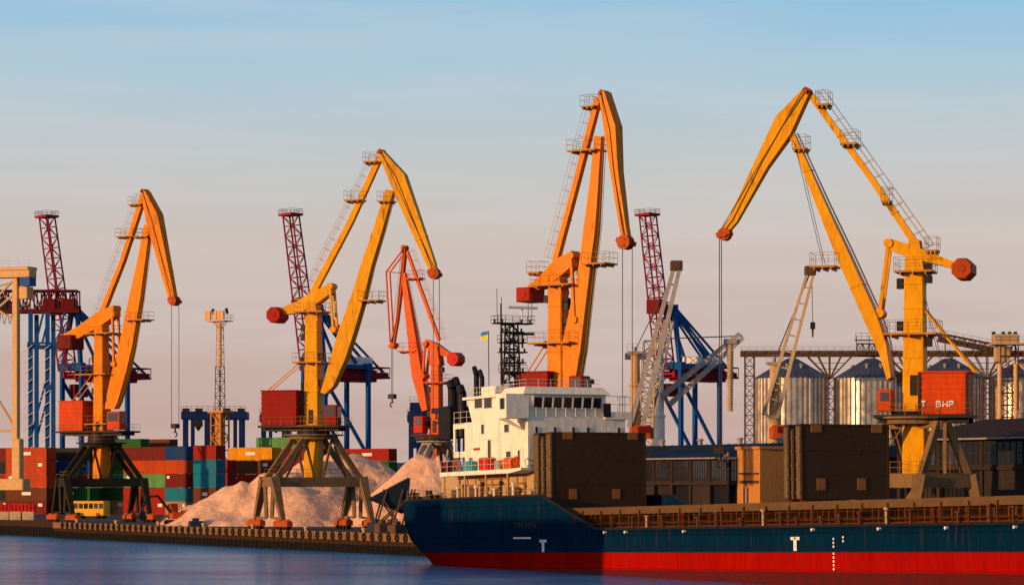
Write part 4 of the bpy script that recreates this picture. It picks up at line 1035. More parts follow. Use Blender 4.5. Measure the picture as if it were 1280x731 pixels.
def stack(px, s, cols, where, ln=12.19, yaw=-40):
    """stack with its near right corner at column px"""
    yw = R(yaw); c = G(px, s) - Vector((math.cos(yw), math.sin(yw), 0)) * ln / 2 - Vector((-math.sin(yw), math.cos(yw), 0)) * (-1.22)
    for i, cn in enumerate(cols):
        if cn is None: continue
        a, b = cont_mesh(ln, cn)
        o = bpy.data.objects.new('shipping_container', a); COL.objects.link(o); o.location = (c.x, c.y, QZ + .02 + i * 2.62); o.rotation_euler.z = yw + (random.random() - .5) * .012
        d = bpy.data.objects.new('door', b); COL.objects.link(d); d.parent = o
        if random.random() < .55:
            k_ = (ln, 'mark%d' % (i % 3))
            if k_ not in CMESH:
                q = MB()
                if i % 3 == 0: q.box(ln * .30, ln * .40, -1.235, -1.222, 1.5, 2.1)
                elif i % 3 == 1: q.box(-ln * .1, ln * .12, -1.235, -1.222, 1.1, 1.7)
                else: q.box(-ln * .42, -ln * .30, -1.235, -1.222, 1.7, 2.2)
                qo = q.build('panel_mark', M['whitebox']); CMESH[k_] = qo.data; bpy.data.objects.remove(qo)
            e_ = bpy.data.objects.new('side_panel', CMESH[k_]); COL.objects.link(e_); e_.parent = o
        lay = ('only layer' if len(cols) == 1 else 'top layer' if i == len(cols) - 1 else ORD[i] + (' layer' if i == 0 else ' layer from the ground'))
        tag(o, f"{cn} container, {lay}, {where}", 'shipping container', 'shipping containers stacked in the yard')
LOGO = True
stack(58, 6.4, ['maroon', 'brown', 'orange', 'orange', 'orange'], 'stack right of the beige gantry column')
stack(14, 6.3, ['brown', 'dark grey', 'red', 'dark grey', 'maroon'], 'stack at the left photo edge')
stack(86, 6.3, ['tan', 'teal', 'maroon', 'orange', 'blue'], 'stack left of the olive portal', 6.06)
stack(112, 6.35, ['brown', 'green', 'maroon', 'blue', 'dark grey'], 'stack behind the olive portal left legs')
stack(158, 6.3, ['tan', 'green', 'teal', 'green', 'maroon'], 'stack seen through the olive portal')
stack(208, 6.5, ['red', 'red', 'pale green', 'orange', 'maroon'], 'stack just right of the olive portal')
stack(176, 5.8, [None, None, 'maroon', 'brown', 'maroon', 'green'][2:] and ['maroon', 'brown', 'maroon', 'green', 'maroon', 'green'], 'tall rear stack above the pale green box')
stack(212, 5.75, ['maroon', 'red', 'maroon', 'brown', 'maroon', 'brown'], 'tall rear stack of dark red boxes')
stack(234, 6.6, ['tan', 'teal', 'maroon', 'orange', 'blue'], 'stack left of the tan box pair', 6.06)
stack(247, 6.55, ['brown', 'tan', 'maroon', 'green', 'red'], 'stack with a tan box low at its front', 6.06)
stack(270, 6.75, ['brown', 'brown', 'teal', 'teal', 'red'], 'stack with two teal boxes by the light mast', 6.06)
stack(284, 6.6, ['red', 'orange', 'red', 'red'], 'narrow red stack under the light mast', 6.06)
stack(340, 6.4, ['red', 'red', 'red', 'brown', 'yellow'], 'stack at the left shoulder of the salt heap')
stack(372, 6.0, ['brown', 'red', 'red', 'maroon', 'brown', 'pale green'], 'stack half behind the dark red crane house')
stack(404, 6.2, ['brown', 'maroon', 'red', 'maroon', 'maroon'], 'stack behind the golden crane portal')
stack(486, 6.2, ['red', 'brown', 'dark grey', 'green', 'red'], 'stack right of the golden crane portal')
stack(520, 5.9, ['brown', 'maroon', 'blue', 'blue'], 'low stack left of the small red-orange crane')
stack(560, 6.1, ['brown', 'maroon', 'blue', 'navy' if False else 'blue'], 'stack behind the small red-orange crane')
stack(442, 5.8, ['brown', 'maroon', 'maroon', 'brown'], 'stack just behind the salt heap peak')

# ------------------------------------------------------------------ ship-to-shore cranes far behind
def sts_build():
    s = 4.3; by = F / s
    base = G(860, s); yaw = R(42)
    root = thing('container_crane', 'far container crane with raised red boom right of the white ship bridge', 'container crane', base, yaw, 'blue container cranes with raised booms')
    def Lr(px, py, off=0):
        c, sn = math.cos(yaw), math.sin(yaw); k = (px - 640) / F; bx_ = base.x - sn * off; by_ = base.y + c * off
        r = (k * by_ - bx_) / (c - k * sn); return r, HC + (HZ - py) * (by_ + r * sn) / F - QZ
    # seaside legs at x=-8, landside at x=+10; lateral +-6 (screen: +lat goes left)
    xs, xl, w_ = -8.0, 8.0, 5.0
    zb = 40.0
    for x_ in (xs, xl):
        for y in (-w_, w_):
            MB().beam((x_, y, .8), (x_, y, zb), 1.2, 1.2, 1.1, 1.1).build('leg', M['blue'], root)
            MB().bbox(x_ - .8, x_ + .8, y - 3.5, y + 3.5, 0, 1.2, .2).build('bogie', M['navy'], root)
    m_ = MB()
    for x_ in (xs, xl): m_.beam((x_, -w_ - 1, zb), (x_, w_ + 1, zb), 1.6, 2.2); m_.beam((x_, -w_, 13), (x_, w_, 13), 1.2, 1.4)
    for y in (-w_, w_):
        m_.beam((xs, y, 12.8), (xl, y, 12.8), 1.1, 1.4); m_.beam((xs, y, zb - 4), (xl, y, 14), .8, .8); m_.beam((xs, y, zb), (xl, y, zb), .9, 1.2)
    m_.build('portal_frame', M['blue'], root)
    m_ = MB(); za = zb + 17
    for y in (-w_ * .9, w_ * .9):
        m_.beam((xs, y, zb + 1), (xs + 1, y * .28, za), 1.1, 1.1); m_.beam((xl - 4, y, zb + 1), (xs + 1.5, y * .28, za - 1), .7, .7)
        m_.beam((xs + 1.3, y * .28, za), (16, y * .46, zb - 1.2), .55, .55); m_.beam((xs + 1.3, y * .28, za - .4), (xl + 4, y * .5, zb - 1.2), .5, .5)
    m_.beam((xs + 1, -2.4, za), (xs + 1, 2.4, za), 1.2, 1.5)
    m_.build('a_frame', M['blue'], root)
    m_ = MB()
    for y in (-3, 3): m_.beam((xs - 1, y, zb - 2.2), (17, y, zb - 2.2), .9, 1.7)
    for i in range(7): x_ = xs + i * 4; m_.beam((x_, -3, zb - 2.2), (x_, 3, zb - 2.2), .5, .6)
    m_.lattice((xs, 0, zb - 1.5), (17, 0, zb - 1.5), 3.4, 3.0, 7, .22, .15, up=(0, 1, 0), h0=8, h1=8)
    m_.build('main_girder', M['boom_red'], root)
    MB().bbox(-5, 13, -3.2, 3.2, zb - 4.2, zb - .6, .4).build('machinery_deck', M['boom_red'], root)
    MB().bbox(0, 11, -3.6, 3.6, zb - .55, zb + 3.0, .3).build('machinery_house', M['whitebox'], root)
    MB().bbox(-5, 0, 3.2, 6.4, zb - 8.5, zb - 4.8, .3).build('trolley_cab', M['dark_red'], root)
    # raised boom (tip leans seaward)
    m_ = MB().lattice((xs - 1.5, 0, zb - 1), (xs - 8.5, 0, zb + 43), 2.9, 2.4, 15, .26, .15, up=(0, 1, 0), h0=5.0, h1=4.4)
    m_.box(xs - 10.8, xs - 6.4, -3, 3, zb + 42.8, zb + 43.5)
    bo = m_.build('boom', M['boom_red'], root)
    MB().rail([(xs - 10.8, -3, zb + 43.5), (xs - 6.4, -3, zb + 43.5), (xs - 6.4, 3, zb + 43.5), (xs - 10.8, 3, zb + 43.5)], 1.2, .1, 2, True).build('railing', M['dark_red'], bo)
    MB().box(xs - 6.4, xs - 3.6, -2.6, 2.6, zb + 15, zb + 19).build('sheave_frame', M['dark_red'], bo)
    return root
sts = sts_build()
for px, lab, dy in ((420, 'far container crane with raised red boom behind the golden crane column', 0), (115, 'far container crane with raised red boom near the beige gantry', 6)):
    c_ = copy_tree(sts); p = G(px, 4.3); c_.location = (p.x, p.y + dy, QZ); c_['label'] = lab

# lowered lattice boom and trolley at the far left, with hanging festoon cables
def left_gantry():
    s = 7.0; yaw = R(0)
    root = thing('gantry_crane', 'beige gantry crane column and top beam cut off by the left photo edge', 'gantry crane', G(22, s), R(-22))
    k = lambda px: (px - 23) / s
    z = lambda py: HC + (HZ - py) / s - QZ
    MB().bbox(k(17), k(24.5), -.5, .6, z(612), z(345), .1).build('column', M['beige'], root)
    MB().bbox(k(-70), k(-60), -.7, .9, .3, z(345), .12).build('column', M['beige'], root)
    m_ = MB().bbox(k(-72), k(45), -1.2, 1.3, z(347), z(338), .1); m_.bbox(k(-72), k(44), -1.4, 1.8, z(338), z(334), .1); m_.box(k(-72), k(10), 1.8, 3.6, z(338), z(335))
    m_.build('top_beam', M['beige'], root)
    m_ = MB(); 
    for a, b in (((-30, 402), (17, 368)), ((17, 400), (-8, 385)), ((-8, 372), (17, 350))): m_.beam((k(a[0]), 0, z(a[1])), (k(b[0]), 0, z(b[1])), .35, .35)
    m_.beam((k(-35), 0, z(455)), (k(20), 0, z(536)), .35, .35); m_.beam((k(-60), 0, z(538)), (k(20), 0, z(538)), .5, .5)
    m_.beam((k(-60), 0, z(370)), (k(17), 0, z(352)), .3, .3)
    m_.build('brace', M['cream'], root)
    MB().bbox(k(30), k(45), -1, 1.2, z(358), z(346), .1).box(k(30), k(45), -1.1, -1.0, z(350), z(349)).box(k(30), k(45), -1.1, -1, z(354), z(353)).build('equipment_cabinet', M['blue'], root)
    MB().bbox(k(29), k(41), -1, 1.2, z(374), z(359), .1).build('trolley_cabin', M['beige'], root)
    MB().bbox(k(-62), k(36), -1.2, 1.4, z(612), z(598), .15).bbox(k(17), k(29), -.7, .8, z(598), z(548), .15).build('sill_beam', M['beige'], root)
    for a, b in ((-60, -30), (14, 42)): MB().bbox(k(a), k(b), -.7, .9, .3, 2.4, .2).build('bogie', M['bogie'], root)
    MB().rail([(k(-60), -1.1, z(334)), (k(44), -1.1, z(334))], 1.1, .035, 2).build('railing', M['beige'], root)
left_gantry()
def girder_boom():
    s = 4.5; root = thing('bridge_gantry', 'dark red lattice girder with hanging cable loops behind the beige column', 'bridge gantry', G(40, s), 0)
    k = lambda px: (px - 40) / s
    z = lambda py: HC + (HZ - py) / s - QZ
    m_ = MB().lattice((k(-80), 0, z(376)), (k(98), 0, z(376)), 5.4, 5.4, 20, .3, .2, up=(0, 1, 0), h0=5, h1=5)
    m_.beam((k(-80), -2.6, z(389)), (k(100), -2.6, z(389)), .6, 1.1).beam((k(-80), 2.6, z(389)), (k(100), 2.6, z(389)), .6, 1.1).beam((k(40), 0, z(364)), (k(98), 0, z(366)), .3, .3) if False else None
    m_.beam((k(-80), -2.6, z(389)), (k(100), -2.6, z(389)), .6, 1.1); m_.beam((k(-80), 2.6, z(389)), (k(100), 2.6, z(389)), .6, 1.1)
    m_.build('lattice_girder', M['dark_red'], root)
    for a, b in ((-6, 12), (55, 72), (78, 96)):
        MB().bbox(k(a), k(b), -3, 3, z(388), z(374), .3).build('trolley', M['steel'] if a < 0 else M['dark_red'], root)
    m_ = MB()
    for i in range(8):
        x0 = k(-30 + i * 7)
        pts = [Vector((x0 + math.sin(t * math.pi) * .0 + (t - .5) * 1.3 + .6, -2.8, z(390) - 3.4 * math.sin(t * math.pi))) for t in [j / 8 for j in range(9)]]
        m_.path(pts, .1, 5)
    m_.build('festoon_cable', M['rope'], root)
    # legs stand beside the blue crane legs
    for px in (42, 63): 
        for y in (-5, 5): MB().beam((k(px), y, 0), (k(px), y, z(392)), 1.1, 1.1).build('leg', M['blue'], root)
    m_ = MB()
    for px in (38, 60):
        for i in range(14):
            z0 = 2 + i * 3.1; m_.beam((k(px) - 1.0, -5.8, z0), (k(px) + 1.6, -5.8, z0 + 2.0), .5, .14); m_.box(k(px) - 1.3, k(px) + .2, -6.2, -5.4, z0 + 2, z0 + 2.2)
    m_.build('stair_tower', M['whitebox'], root)
    for y in (-5, 5): m_ = MB(); m_.beam((k(42), y, z(548)), (k(63), y, z(470)), .5, .5); m_.beam((k(38), y, z(432)), (k(98), y, z(432)), 1, 1.5); m_.beam((k(48), y, z(432)), (k(58), y, z(392)), .5, .5); m_.beam((k(75), y, z(432)), (k(84), y, z(392)), .5, .5); m_.build('cross_beam', M['blue'], root)
girder_boom()

# ------------------------------------------------------------------ light mast, yard gantries
def light_mast():
    s = 6.0; root = thing('light_mast', 'tall yellow-brown lattice light mast with a wide lamp head', 'light mast', G(275, s), R(-35))
    z = lambda py: HC + (HZ - py) / s - QZ
    q = MB().lattice((0, 0, 0), (0, 0, z(516)), 2.6, 2.6, 8, .2, .13); q.bbox(-.8, .8, -.8, .8, 0, z(516), .1).box(-2.0, 2.2, -1.7, 1.7, z(516), z(513)); q.build('base_tower', M['ochre'], root)
    MB().lattice((0, 0, z(513)), (0, 0, z(458)), 1.5, 1.3, 6, .09, .06).build('lattice_section', M['brown_steel'], root)
    q = MB().lattice((0, 0, z(458)), (0, 0, z(404)), 1.2, 1.0, 6, .09, .05); q.tube((0, 0, z(458)), (0, 0, z(404)), .34, n=8); q.build('upper_section', M['beige'], root)
    h = MB().bbox(-2.5, 2.5, -1.5, 1.5, z(402), z(401), .1); h.beam((-.3, 0, z(412)), (-1.8, 0, z(402)), .2); h.beam((.3, 0, z(412)), (1.8, 0, z(402)), .2)
    h.rail([(-2.5, -1.5, z(401)), (2.5, -1.5, z(401)), (2.5, 1.5, z(401)), (-2.5, 1.5, z(401))], 1.2, .05, 1, True)
    ho = h.build('lamp_platform', M['beige'], root)
    for x_ in (-2.3, -1.5, .2, 1.2, 2.1): MB().bbox(x_ - .45, x_ + .45, -1.9, -1.4, z(400), z(389), .1).build('floodlight', M['beige'], ho)
    for x_ in (-1.7, 2.0): MB().tube((x_, 0, z(392)), (x_ - .3, 0, z(386)), .3, .35, 8).build('siren', M['steel'], ho)
light_mast()
def yard_gantry():
    s = 5.2; root = thing('yard_gantry', 'navy blue rubber-tyred yard gantry behind the foot of the light mast', 'yard gantry', G(268, s), 0, 'navy blue yard gantries behind the containers')
    z = lambda py: HC + (HZ - py) / s - QZ
    k = lambda px: (px - 268) / s
    for a, b in ((229, 235), (239, 243), (256, 266), (292, 296), (299, 306)):
        MB().bbox(k(a), k(b), -1, 1 if b - a < 9 else 7, .8, z(518), .1).build('leg', M['navy'], root)
    MB().bbox(k(227), k(308), -1.5, 7.5, z(524), z(514), .15).build('girder', M['navy'], root)
    MB().rail([(k(227), -1.4, z(514)), (k(308), -1.4, z(514))], 1.2, .07, 1.3).build('railing', M['steel'], root)
    q = MB()
    for a in (232, 248, 283, 301): q.bbox(k(a) - .8, k(a) + .8, 0, 2, z(514), z(510), .1)
    q.build('machinery_box', M['steel'], root)
    q = MB().bbox(k(244), k(253), -1, 1, z(533), z(525), .1); q.tube((k(248), 0, z(533)), (k(248), 0, z(538)), .8, .2, 8); q.build('spreader', M['steel'], root)
    for a in (230, 262, 302): MB().bbox(k(a) - 1.6, k(a) + 1.6, -1.2, 1.2, .5, 1.8, .1).build('sill', M['navy'], root); 
    for a in (227, 233, 300, 306): MB().tube((k(a), -1.3, .75), (k(a), 1.3, .75), .75, n=14).build('tyre', M['tyre'], root)
    return root
yg = yard_gantry()
for px, dy, lab in ((357, 18, 'navy blue yard gantry partly behind the dark red crane house'), (547, 12, 'navy blue yard gantry left of the small red-orange crane')):
    c_ = copy_tree(yg); p = G(px, 5.1); c_.location = (p.x, p.y + dy, QZ); c_['label'] = lab
def blue_tower():
    s = 6.3; root = thing('hopper_tower', 'dark blue steel hopper tower between container stack and red-orange crane', 'hopper tower', G(520, s), 0)
    z = lambda py: HC + (HZ - py) / s - QZ
    q = MB().bbox(-1.2, 2.2, -1.5, 1.5, z(560), z(503), .2)
    for i in range(6): q.box(-1.3, 2.3, -1.6, 1.6, z(556 - i * 9), z(555 - i * 9))
    q.build('shell', M['navy'], root)
    q = MB()
    for x_ in (-1, 2): 
        for y in (-1.3, 1.3): q.beam((x_, y, 0), (x_, y, z(560)), .35, .35)
    q.build('stand', M['navy'], root); MB().rail([(-1.2, -1.5, z(503)), (2.2, -1.5, z(503))], 1.1, .06).build('railing', M['steel'], root)
blue_tower()

# ------------------------------------------------------------------ silos with the conveyor gallery
def silo_mats():
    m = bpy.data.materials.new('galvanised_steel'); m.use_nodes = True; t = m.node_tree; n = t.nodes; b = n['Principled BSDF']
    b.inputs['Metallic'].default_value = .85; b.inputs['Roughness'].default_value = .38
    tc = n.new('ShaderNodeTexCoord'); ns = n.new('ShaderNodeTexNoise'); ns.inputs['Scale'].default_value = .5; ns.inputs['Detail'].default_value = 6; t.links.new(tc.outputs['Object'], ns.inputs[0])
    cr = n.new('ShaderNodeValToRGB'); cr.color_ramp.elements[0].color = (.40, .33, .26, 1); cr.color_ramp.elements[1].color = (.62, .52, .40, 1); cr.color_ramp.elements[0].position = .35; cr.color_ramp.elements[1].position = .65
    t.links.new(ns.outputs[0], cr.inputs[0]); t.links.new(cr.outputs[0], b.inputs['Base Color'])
    return m
M['silo'] = silo_mats(); M['silo_roof'] = mat('silo_roof', (.12, .13, .16), .45, metal=.7, dirt=.3, scale=.4)
def silo():
    root = thing('grain_silo', '', 'silo', (0, 0, QZ), 0, 'galvanised grain silos')
    rad = 7.4; H = 27.6; n = 96; m_ = MB()
    s = 6.1
    vs = []
    for z in (0, H):
        for i in range(n):
            t = 2 * math.pi * i / n; vs.append((math.cos(t) * rad, math.sin(t) * rad, z))
    m_.poly(vs, [(i, (i + 1) % n, (i + 1) % n + n, i + n) for i in range(n)], True)
    for k in range(1, 24):
        z = k * H / 24; m_.tube((0, 0, z - .04), (0, 0, z + .04), rad + .035, n=96, cap=True)
    w_ = m_.build('wall', M['silo'], root)
    q = MB()
    for i in range(44):
        t = 2 * math.pi * i / 44; x_, y = math.cos(t) * (rad + .12), math.sin(t) * (rad + .12); q.beam((x_, y, 0), (x_, y, H), .26, .22, up=(0, 0, 1))
    q.build('stiffener', M['silo'], w_)
    q = MB(); nr = 36; vs = [(math.cos(2 * math.pi * i / nr) * (rad + .35), math.sin(2 * math.pi * i / nr) * (rad + .35), H - .1) for i in range(nr)] + [(math.cos(2 * math.pi * i / nr) * 1.1, math.sin(2 * math.pi * i / nr) * 1.1, H + 3.9) for i in range(nr)]
    q.poly(vs, [(i, (i + 1) % nr, (i + 1) % nr + nr, i + nr) for i in range(nr)] + [tuple(range(nr, 2 * nr))])
    for i in range(nr): q.beam(vs[i], vs[i + nr], .12, .14)
    rf = q.build('roof', M['silo_roof'], root)
    MB().tube((0, 0, H + 3.8), (0, 0, H + 5.0), .9, .7, 14).build('filler_cap', M['grey_steel'], rf)
    for a in (-1.9, -1.2, 2.6): MB().tube((math.cos(a) * 4.2, math.sin(a) * 4.2, H + 1.6), (math.cos(a) * 4.2, math.sin(a) * 4.2, H + 2.8), .3, .38, 8).build('roof_vent', M['grey_steel'], rf)
    return root
sil = silo()
labs = ['galvanised silo nearest the twin-beam deck crane, left end of the row', 'galvanised silo between lattice gallery post and golden crane jib foot', 'galvanised silo mostly hidden behind the orange crane house', 'galvanised silo cut off at the right photo edge']
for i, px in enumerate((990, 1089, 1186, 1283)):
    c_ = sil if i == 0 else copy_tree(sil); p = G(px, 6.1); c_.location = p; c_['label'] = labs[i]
def gallery():
    s = 6.35; root = thing('conveyor_gallery', 'brown lattice conveyor gallery running level above the silo roofs', 'conveyor gallery', G(1037, s), 0)
    k = lambda px: (px - 1037) / s
    z = lambda py: HC + (HZ - py) / s - QZ
    q = MB().lattice((k(926), 0, z(442)), (k(1330), 0, z(442)), 1.0, 1.0, 60, .1, .06, up=(0, 1, 0), h0=1.8, h1=1.8)
    q.box(k(926), k(1330), -1.1, 1.1, z(445.5), z(444)); q.box(k(926), k(1330), -.5, .5, z(444), z(440)); q.rail([(k(926), -1.1, z(439)), (k(1330), -1.1, z(439))], .9, .04, 1.5)
    q.build('walkway_truss', M['brown_steel'], root)
    for px in (1037, 1138, 1234):
        q = MB().lattice((k(px), 0, 0), (k(px), 0, z(472)), 2.0, 2.0, 13, .13, .08)
        for dx in (-27, -14, 0, 14, 27):
            for y in (-.9, .9): q.beam((k(px), y, z(474)), (k(px) + dx / s, y, z(446)), .2, .2)
        for dy, ddx in ((461, 13), (454, 20)): q.beam((k(px) - ddx / s, -.9, z(dy)), (k(px) + ddx / s, -.9, z(dy)), .12, .12)
        q.build('support_tower', M['blue'] if px == 0 else M['brown_steel'], root)
    for dx in (0,):
        MB().lattice((k(937), 0, 0), (k(937), 0, z(445)), 1.8, 1.8, 16, .12, .07).build('end_tower', M['brown_steel'], root)
    # head frame and inclined conveyor
    q = MB().lattice((k(1070), -1.5, z(437)), (k(1100), -1.5, z(437)), 2.2, 2.2, 4, .1, .07, up=(0, 1, 0), h0=2, h1=2)
    q.rail([(k(1068), -2, z(425)), (k(1104), -2, z(425))], 1.3, .06, 1.2); q.box(k(1068), k(1104), -2.2, 0, z(426), z(425))
    for px in (1069, 1085, 1103): q.beam((k(px), -2, z(446)), (k(px), -2, z(420)), .14)
    q.build('head_frame', M['brown_steel'], root)
    q = MB().lattice((k(1172), -1.5, z(422)), (k(1262), -1.5, z(440)), 1.5, 1.5, 14, .12, .07, up=(0, 1, 0), h0=1.8, h1=1.8)
    q.beam((k(1172), -1.5, z(423)), (k(1262), -1.5, z(441)), 1.2, .7); q.rail([(k(1172), -2.4, z(420)), (k(1262), -2.4, z(438))], 1.2, .05, 1.6)
    for px, y0 in ((1180, 422), (1215, 429), (1250, 437)): q.beam((k(px), -1.5, z(446)), (k(px), -1.5, z(y0)), .2)
    q.build('inclined_conveyor', M['brown_steel'], root)
gallery()
def elevator_tower():
    s = 6.5; root = thing('elevator_tower', 'rusty orange grain elevator tower with small motors on its top deck', 'elevator tower', G(1260, s), 0)
    k = lambda px: (px - 1260) / s
    z = lambda py: HC + (HZ - py) / s - QZ
    q = MB().lattice((0, 0, 0), (0, 0, z(430)), 3.4, 3.4, 14, .14, .1); q.build('frame', M['deck'], root)
    q = MB().bbox(k(1241), k(1272), -2, 2, z(429), z(418), .1).box(k(1238), k(1290), -2.3, 2.3, z(431), z(429)).bbox(k(1243), k(1262), -1, 1, z(452), z(434), .1); q.build('head_house', M['cream'], root)
    for px in (1242, 1254, 1262, 1269): MB().tube((k(px), 0, z(418)), (k(px), 0, z(414.5)), .4, .35, 8).build('motor', M['steel'], root)
    q = MB()
    for x_ in (k(1248), k(1268)): q.tube((x_, -1.5, 0), (x_, -1.5, z(455)), .45, n=10)
    q.tube((k(1268), -1.5, z(452)), (k(1290), -1.5, z(470)), .3, n=8); q.build('grain_pipe', M['beige'], root)
    MB().rail([(k(1238), -2.2, z(429)), (k(1290), -2.2, z(429))], 1.2, .05).build('railing', M['deck'], root)
elevator_tower()

# ------------------------------------------------------------------ bulk carrier style deck cranes behind the sheds
def deck_crane(px, s, foot, tip, mast_top, label, mast_w=16, beam=5, twin=8, hook=None, mats=('cream', 'whitebox'), base_red=True, tipbox=True, grp='twin-beam cranes behind the warehouses'):
    root = thing('deck_crane', label, 'deck crane', G(px, s), 0, grp)
    k = lambda p: (p - px) / s
    z = lambda py: HC + (HZ - py) / s - QZ
    q = MB().tube((0, 0, 0), (0, 0, z(520)), mast_w / s / 2 * 1.1, mast_w / s / 2, 18); q.tube((0, 0, z(520)), (0, 0, z(mast_top)), mast_w / s / 2 * .9, mast_w / s / 2 * .75, 18)
    for y_ in (520, (520 + mast_top) / 2, mast_top): q.tube((0, 0, z(y_) - .15), (0, 0, z(y_) + .15), mast_w / s / 2 + .15, n=18)
    ms = q.build('mast', M[mats[0]], root)
    q = MB().bbox(-mast_w / s * .7, mast_w / s * .7, -1, 1, z(mast_top), z(mast_top) + .3, .1); q.rail([(-mast_w / s * .7, -1, z(mast_top) + .3), (mast_w / s * .7, -1, z(mast_top) + .3)], 1, .04, .8)
    q.tube((0, 0, z(mast_top)), (0, 0, z(mast_top) + .9), .25, n=8); q.build('mast_head', M['grey_steel'], ms)
    f = Vector((k(foot[0]), -1.0, z(foot[1]))); t_ = Vector((k(tip[0]), -1.0, z(tip[1]))); d = (t_ - f).normalized(); nn = Vector((-d.z, 0, d.x))
    q = MB(); w_ = twin / s / 2
    for e in (-1, 1):
        q.beam(f + nn * w_ * e * 1.6, t_ + nn * w_ * e * .7, beam / s * .9, beam / s, beam / s * .7, beam / s * .7, up=(0, 1, 0))
        q.tube(f + nn * w_ * e * 1.6 + Vector((0, 1.8, 0)), t_ + nn * w_ * e * .7 + Vector((0, 1.0, 0)), .16, n=6)
    L_ = (t_ - f).length; nb = max(4, int(L_ / 2.4))
    for i in range(nb + 1):
        a = f.lerp(t_, i / nb); ww = w_ * (1.6 - .9 * i / nb); q.beam(a - nn * ww, a + nn * ww, .2, .25, up=(0, 1, 0)); q.tube(a + nn * ww, a + nn * ww + Vector((0, 1.4, 0)), .09, n=5)
    jb = q.build('boom', M[mats[1]], root)
    if tipbox: MB().bbox(t_.x - .9, t_.x + .7, -1.5, .3, t_.z - .5, t_.z + .8, .1).tube((t_.x, -1.6, t_.z + .2), (t_.x, .5, t_.z + .2), .5, n=12).build('boom_head', M['brown_steel'], jb)
    q = MB(); mt_ = Vector((0, 0, z(mast_top) + .5))
    for y in (-.6, .6): q.tube(mt_ + Vector((0, y, 0)), t_ + Vector((0, y + .8, 0)), .05, n=4)
    q.build('topping_rope', M['rope'], root)
    if base_red: MB().bbox(-.8, 2.4, -1.8, 1.4, z(548), z(531), .5).build('machinery_housing', M['bogie'], root); MB().box(.3, 2.0, -1.86, -1.8, z(541), z(533)).build('grille', M['dark_red'], root)
    if hook:
        hx, hy = k(hook[0]), z(hook[1]); q = MB().tube((hx, -1, hy), (t_.x + .1, -1, t_.z), .05, n=4); q.build('hoist_rope', M['rope'], root)
        MB().bbox(hx - .35, hx + .35, -1.3, -.7, hy - 1.0, hy, .1).tube((hx, -1, hy - 1), (hx, -1, hy - 2.2), .16, .1, 8).build('hook_block', M['steel'], root)
deck_crane(794, 9.4, (794, 535), (846, 334), 442, 'grey deck crane boom leaning right, tip dark red, beside the white bridge', 15, 7, 10, mats=('cream', 'grey_boom'), grp='twin-beam cranes behind the warehouses')
deck_crane(824, 9.0, (832, 500), (926, 420), 428, 'whitish loader mast whose grey boom reaches low to the right', 14, 8, 9, mats=('whitebox', 'grey_boom'), base_red=False, tipbox=False)
deck_crane(968, 8.6, (962, 520), (1013, 340), 455, 'pale twin-beam deck crane in front of the first silo with dangling hook', 15, 4.6, 11, hook=(1015, 403), mats=('cream', 'tan'))
def loader_spout():
    s = 9.0; root = thing('loading_spout', 'pale bellows loading spout hanging below the low grey boom tip', 'loading spout', G(912, s, 0), 0)
    z = lambda py: HC + (HZ - py) / s
    q = MB(); 
    for i in range(24):
        y0 = 428 + i * 3.6; q.tube((0, -1, z(y0 + 3.3)), (0, -1, z(y0)), .38 - .004 * i, .55 - .004 * i, 12)
    q.build('bellows', M['tan'], root); MB().box(-.9, .9, -1.6, -.4, z(430), z(424)).build('bracket', M['grey_steel'], root)
loader_spout()
def loader_truss():
    s = 9.2; root = thing('ship_loader_frame', 'rusty lattice frame tower beside the deck crane mast left of the loader', 'loader frame', G(808, s), 0)
    z = lambda py: HC + (HZ - py) / s - QZ
    MB().lattice((-.6, 2.5, 0), (.6, 2.5, z(425)), 2.2, 1.6, 16, .14, .08).build('tower', M['tan'], root)
    q = MB().lattice((.3, 2.5, z(520)), (3.2, 2.5, z(400)), 1.2, 1.2, 10, .12, .07); q.bbox(-2.8, .5, 1.5, 3.5, z(448), z(440), .1); q.build('leaning_truss', M['grey_steel'], root)
loader_truss()

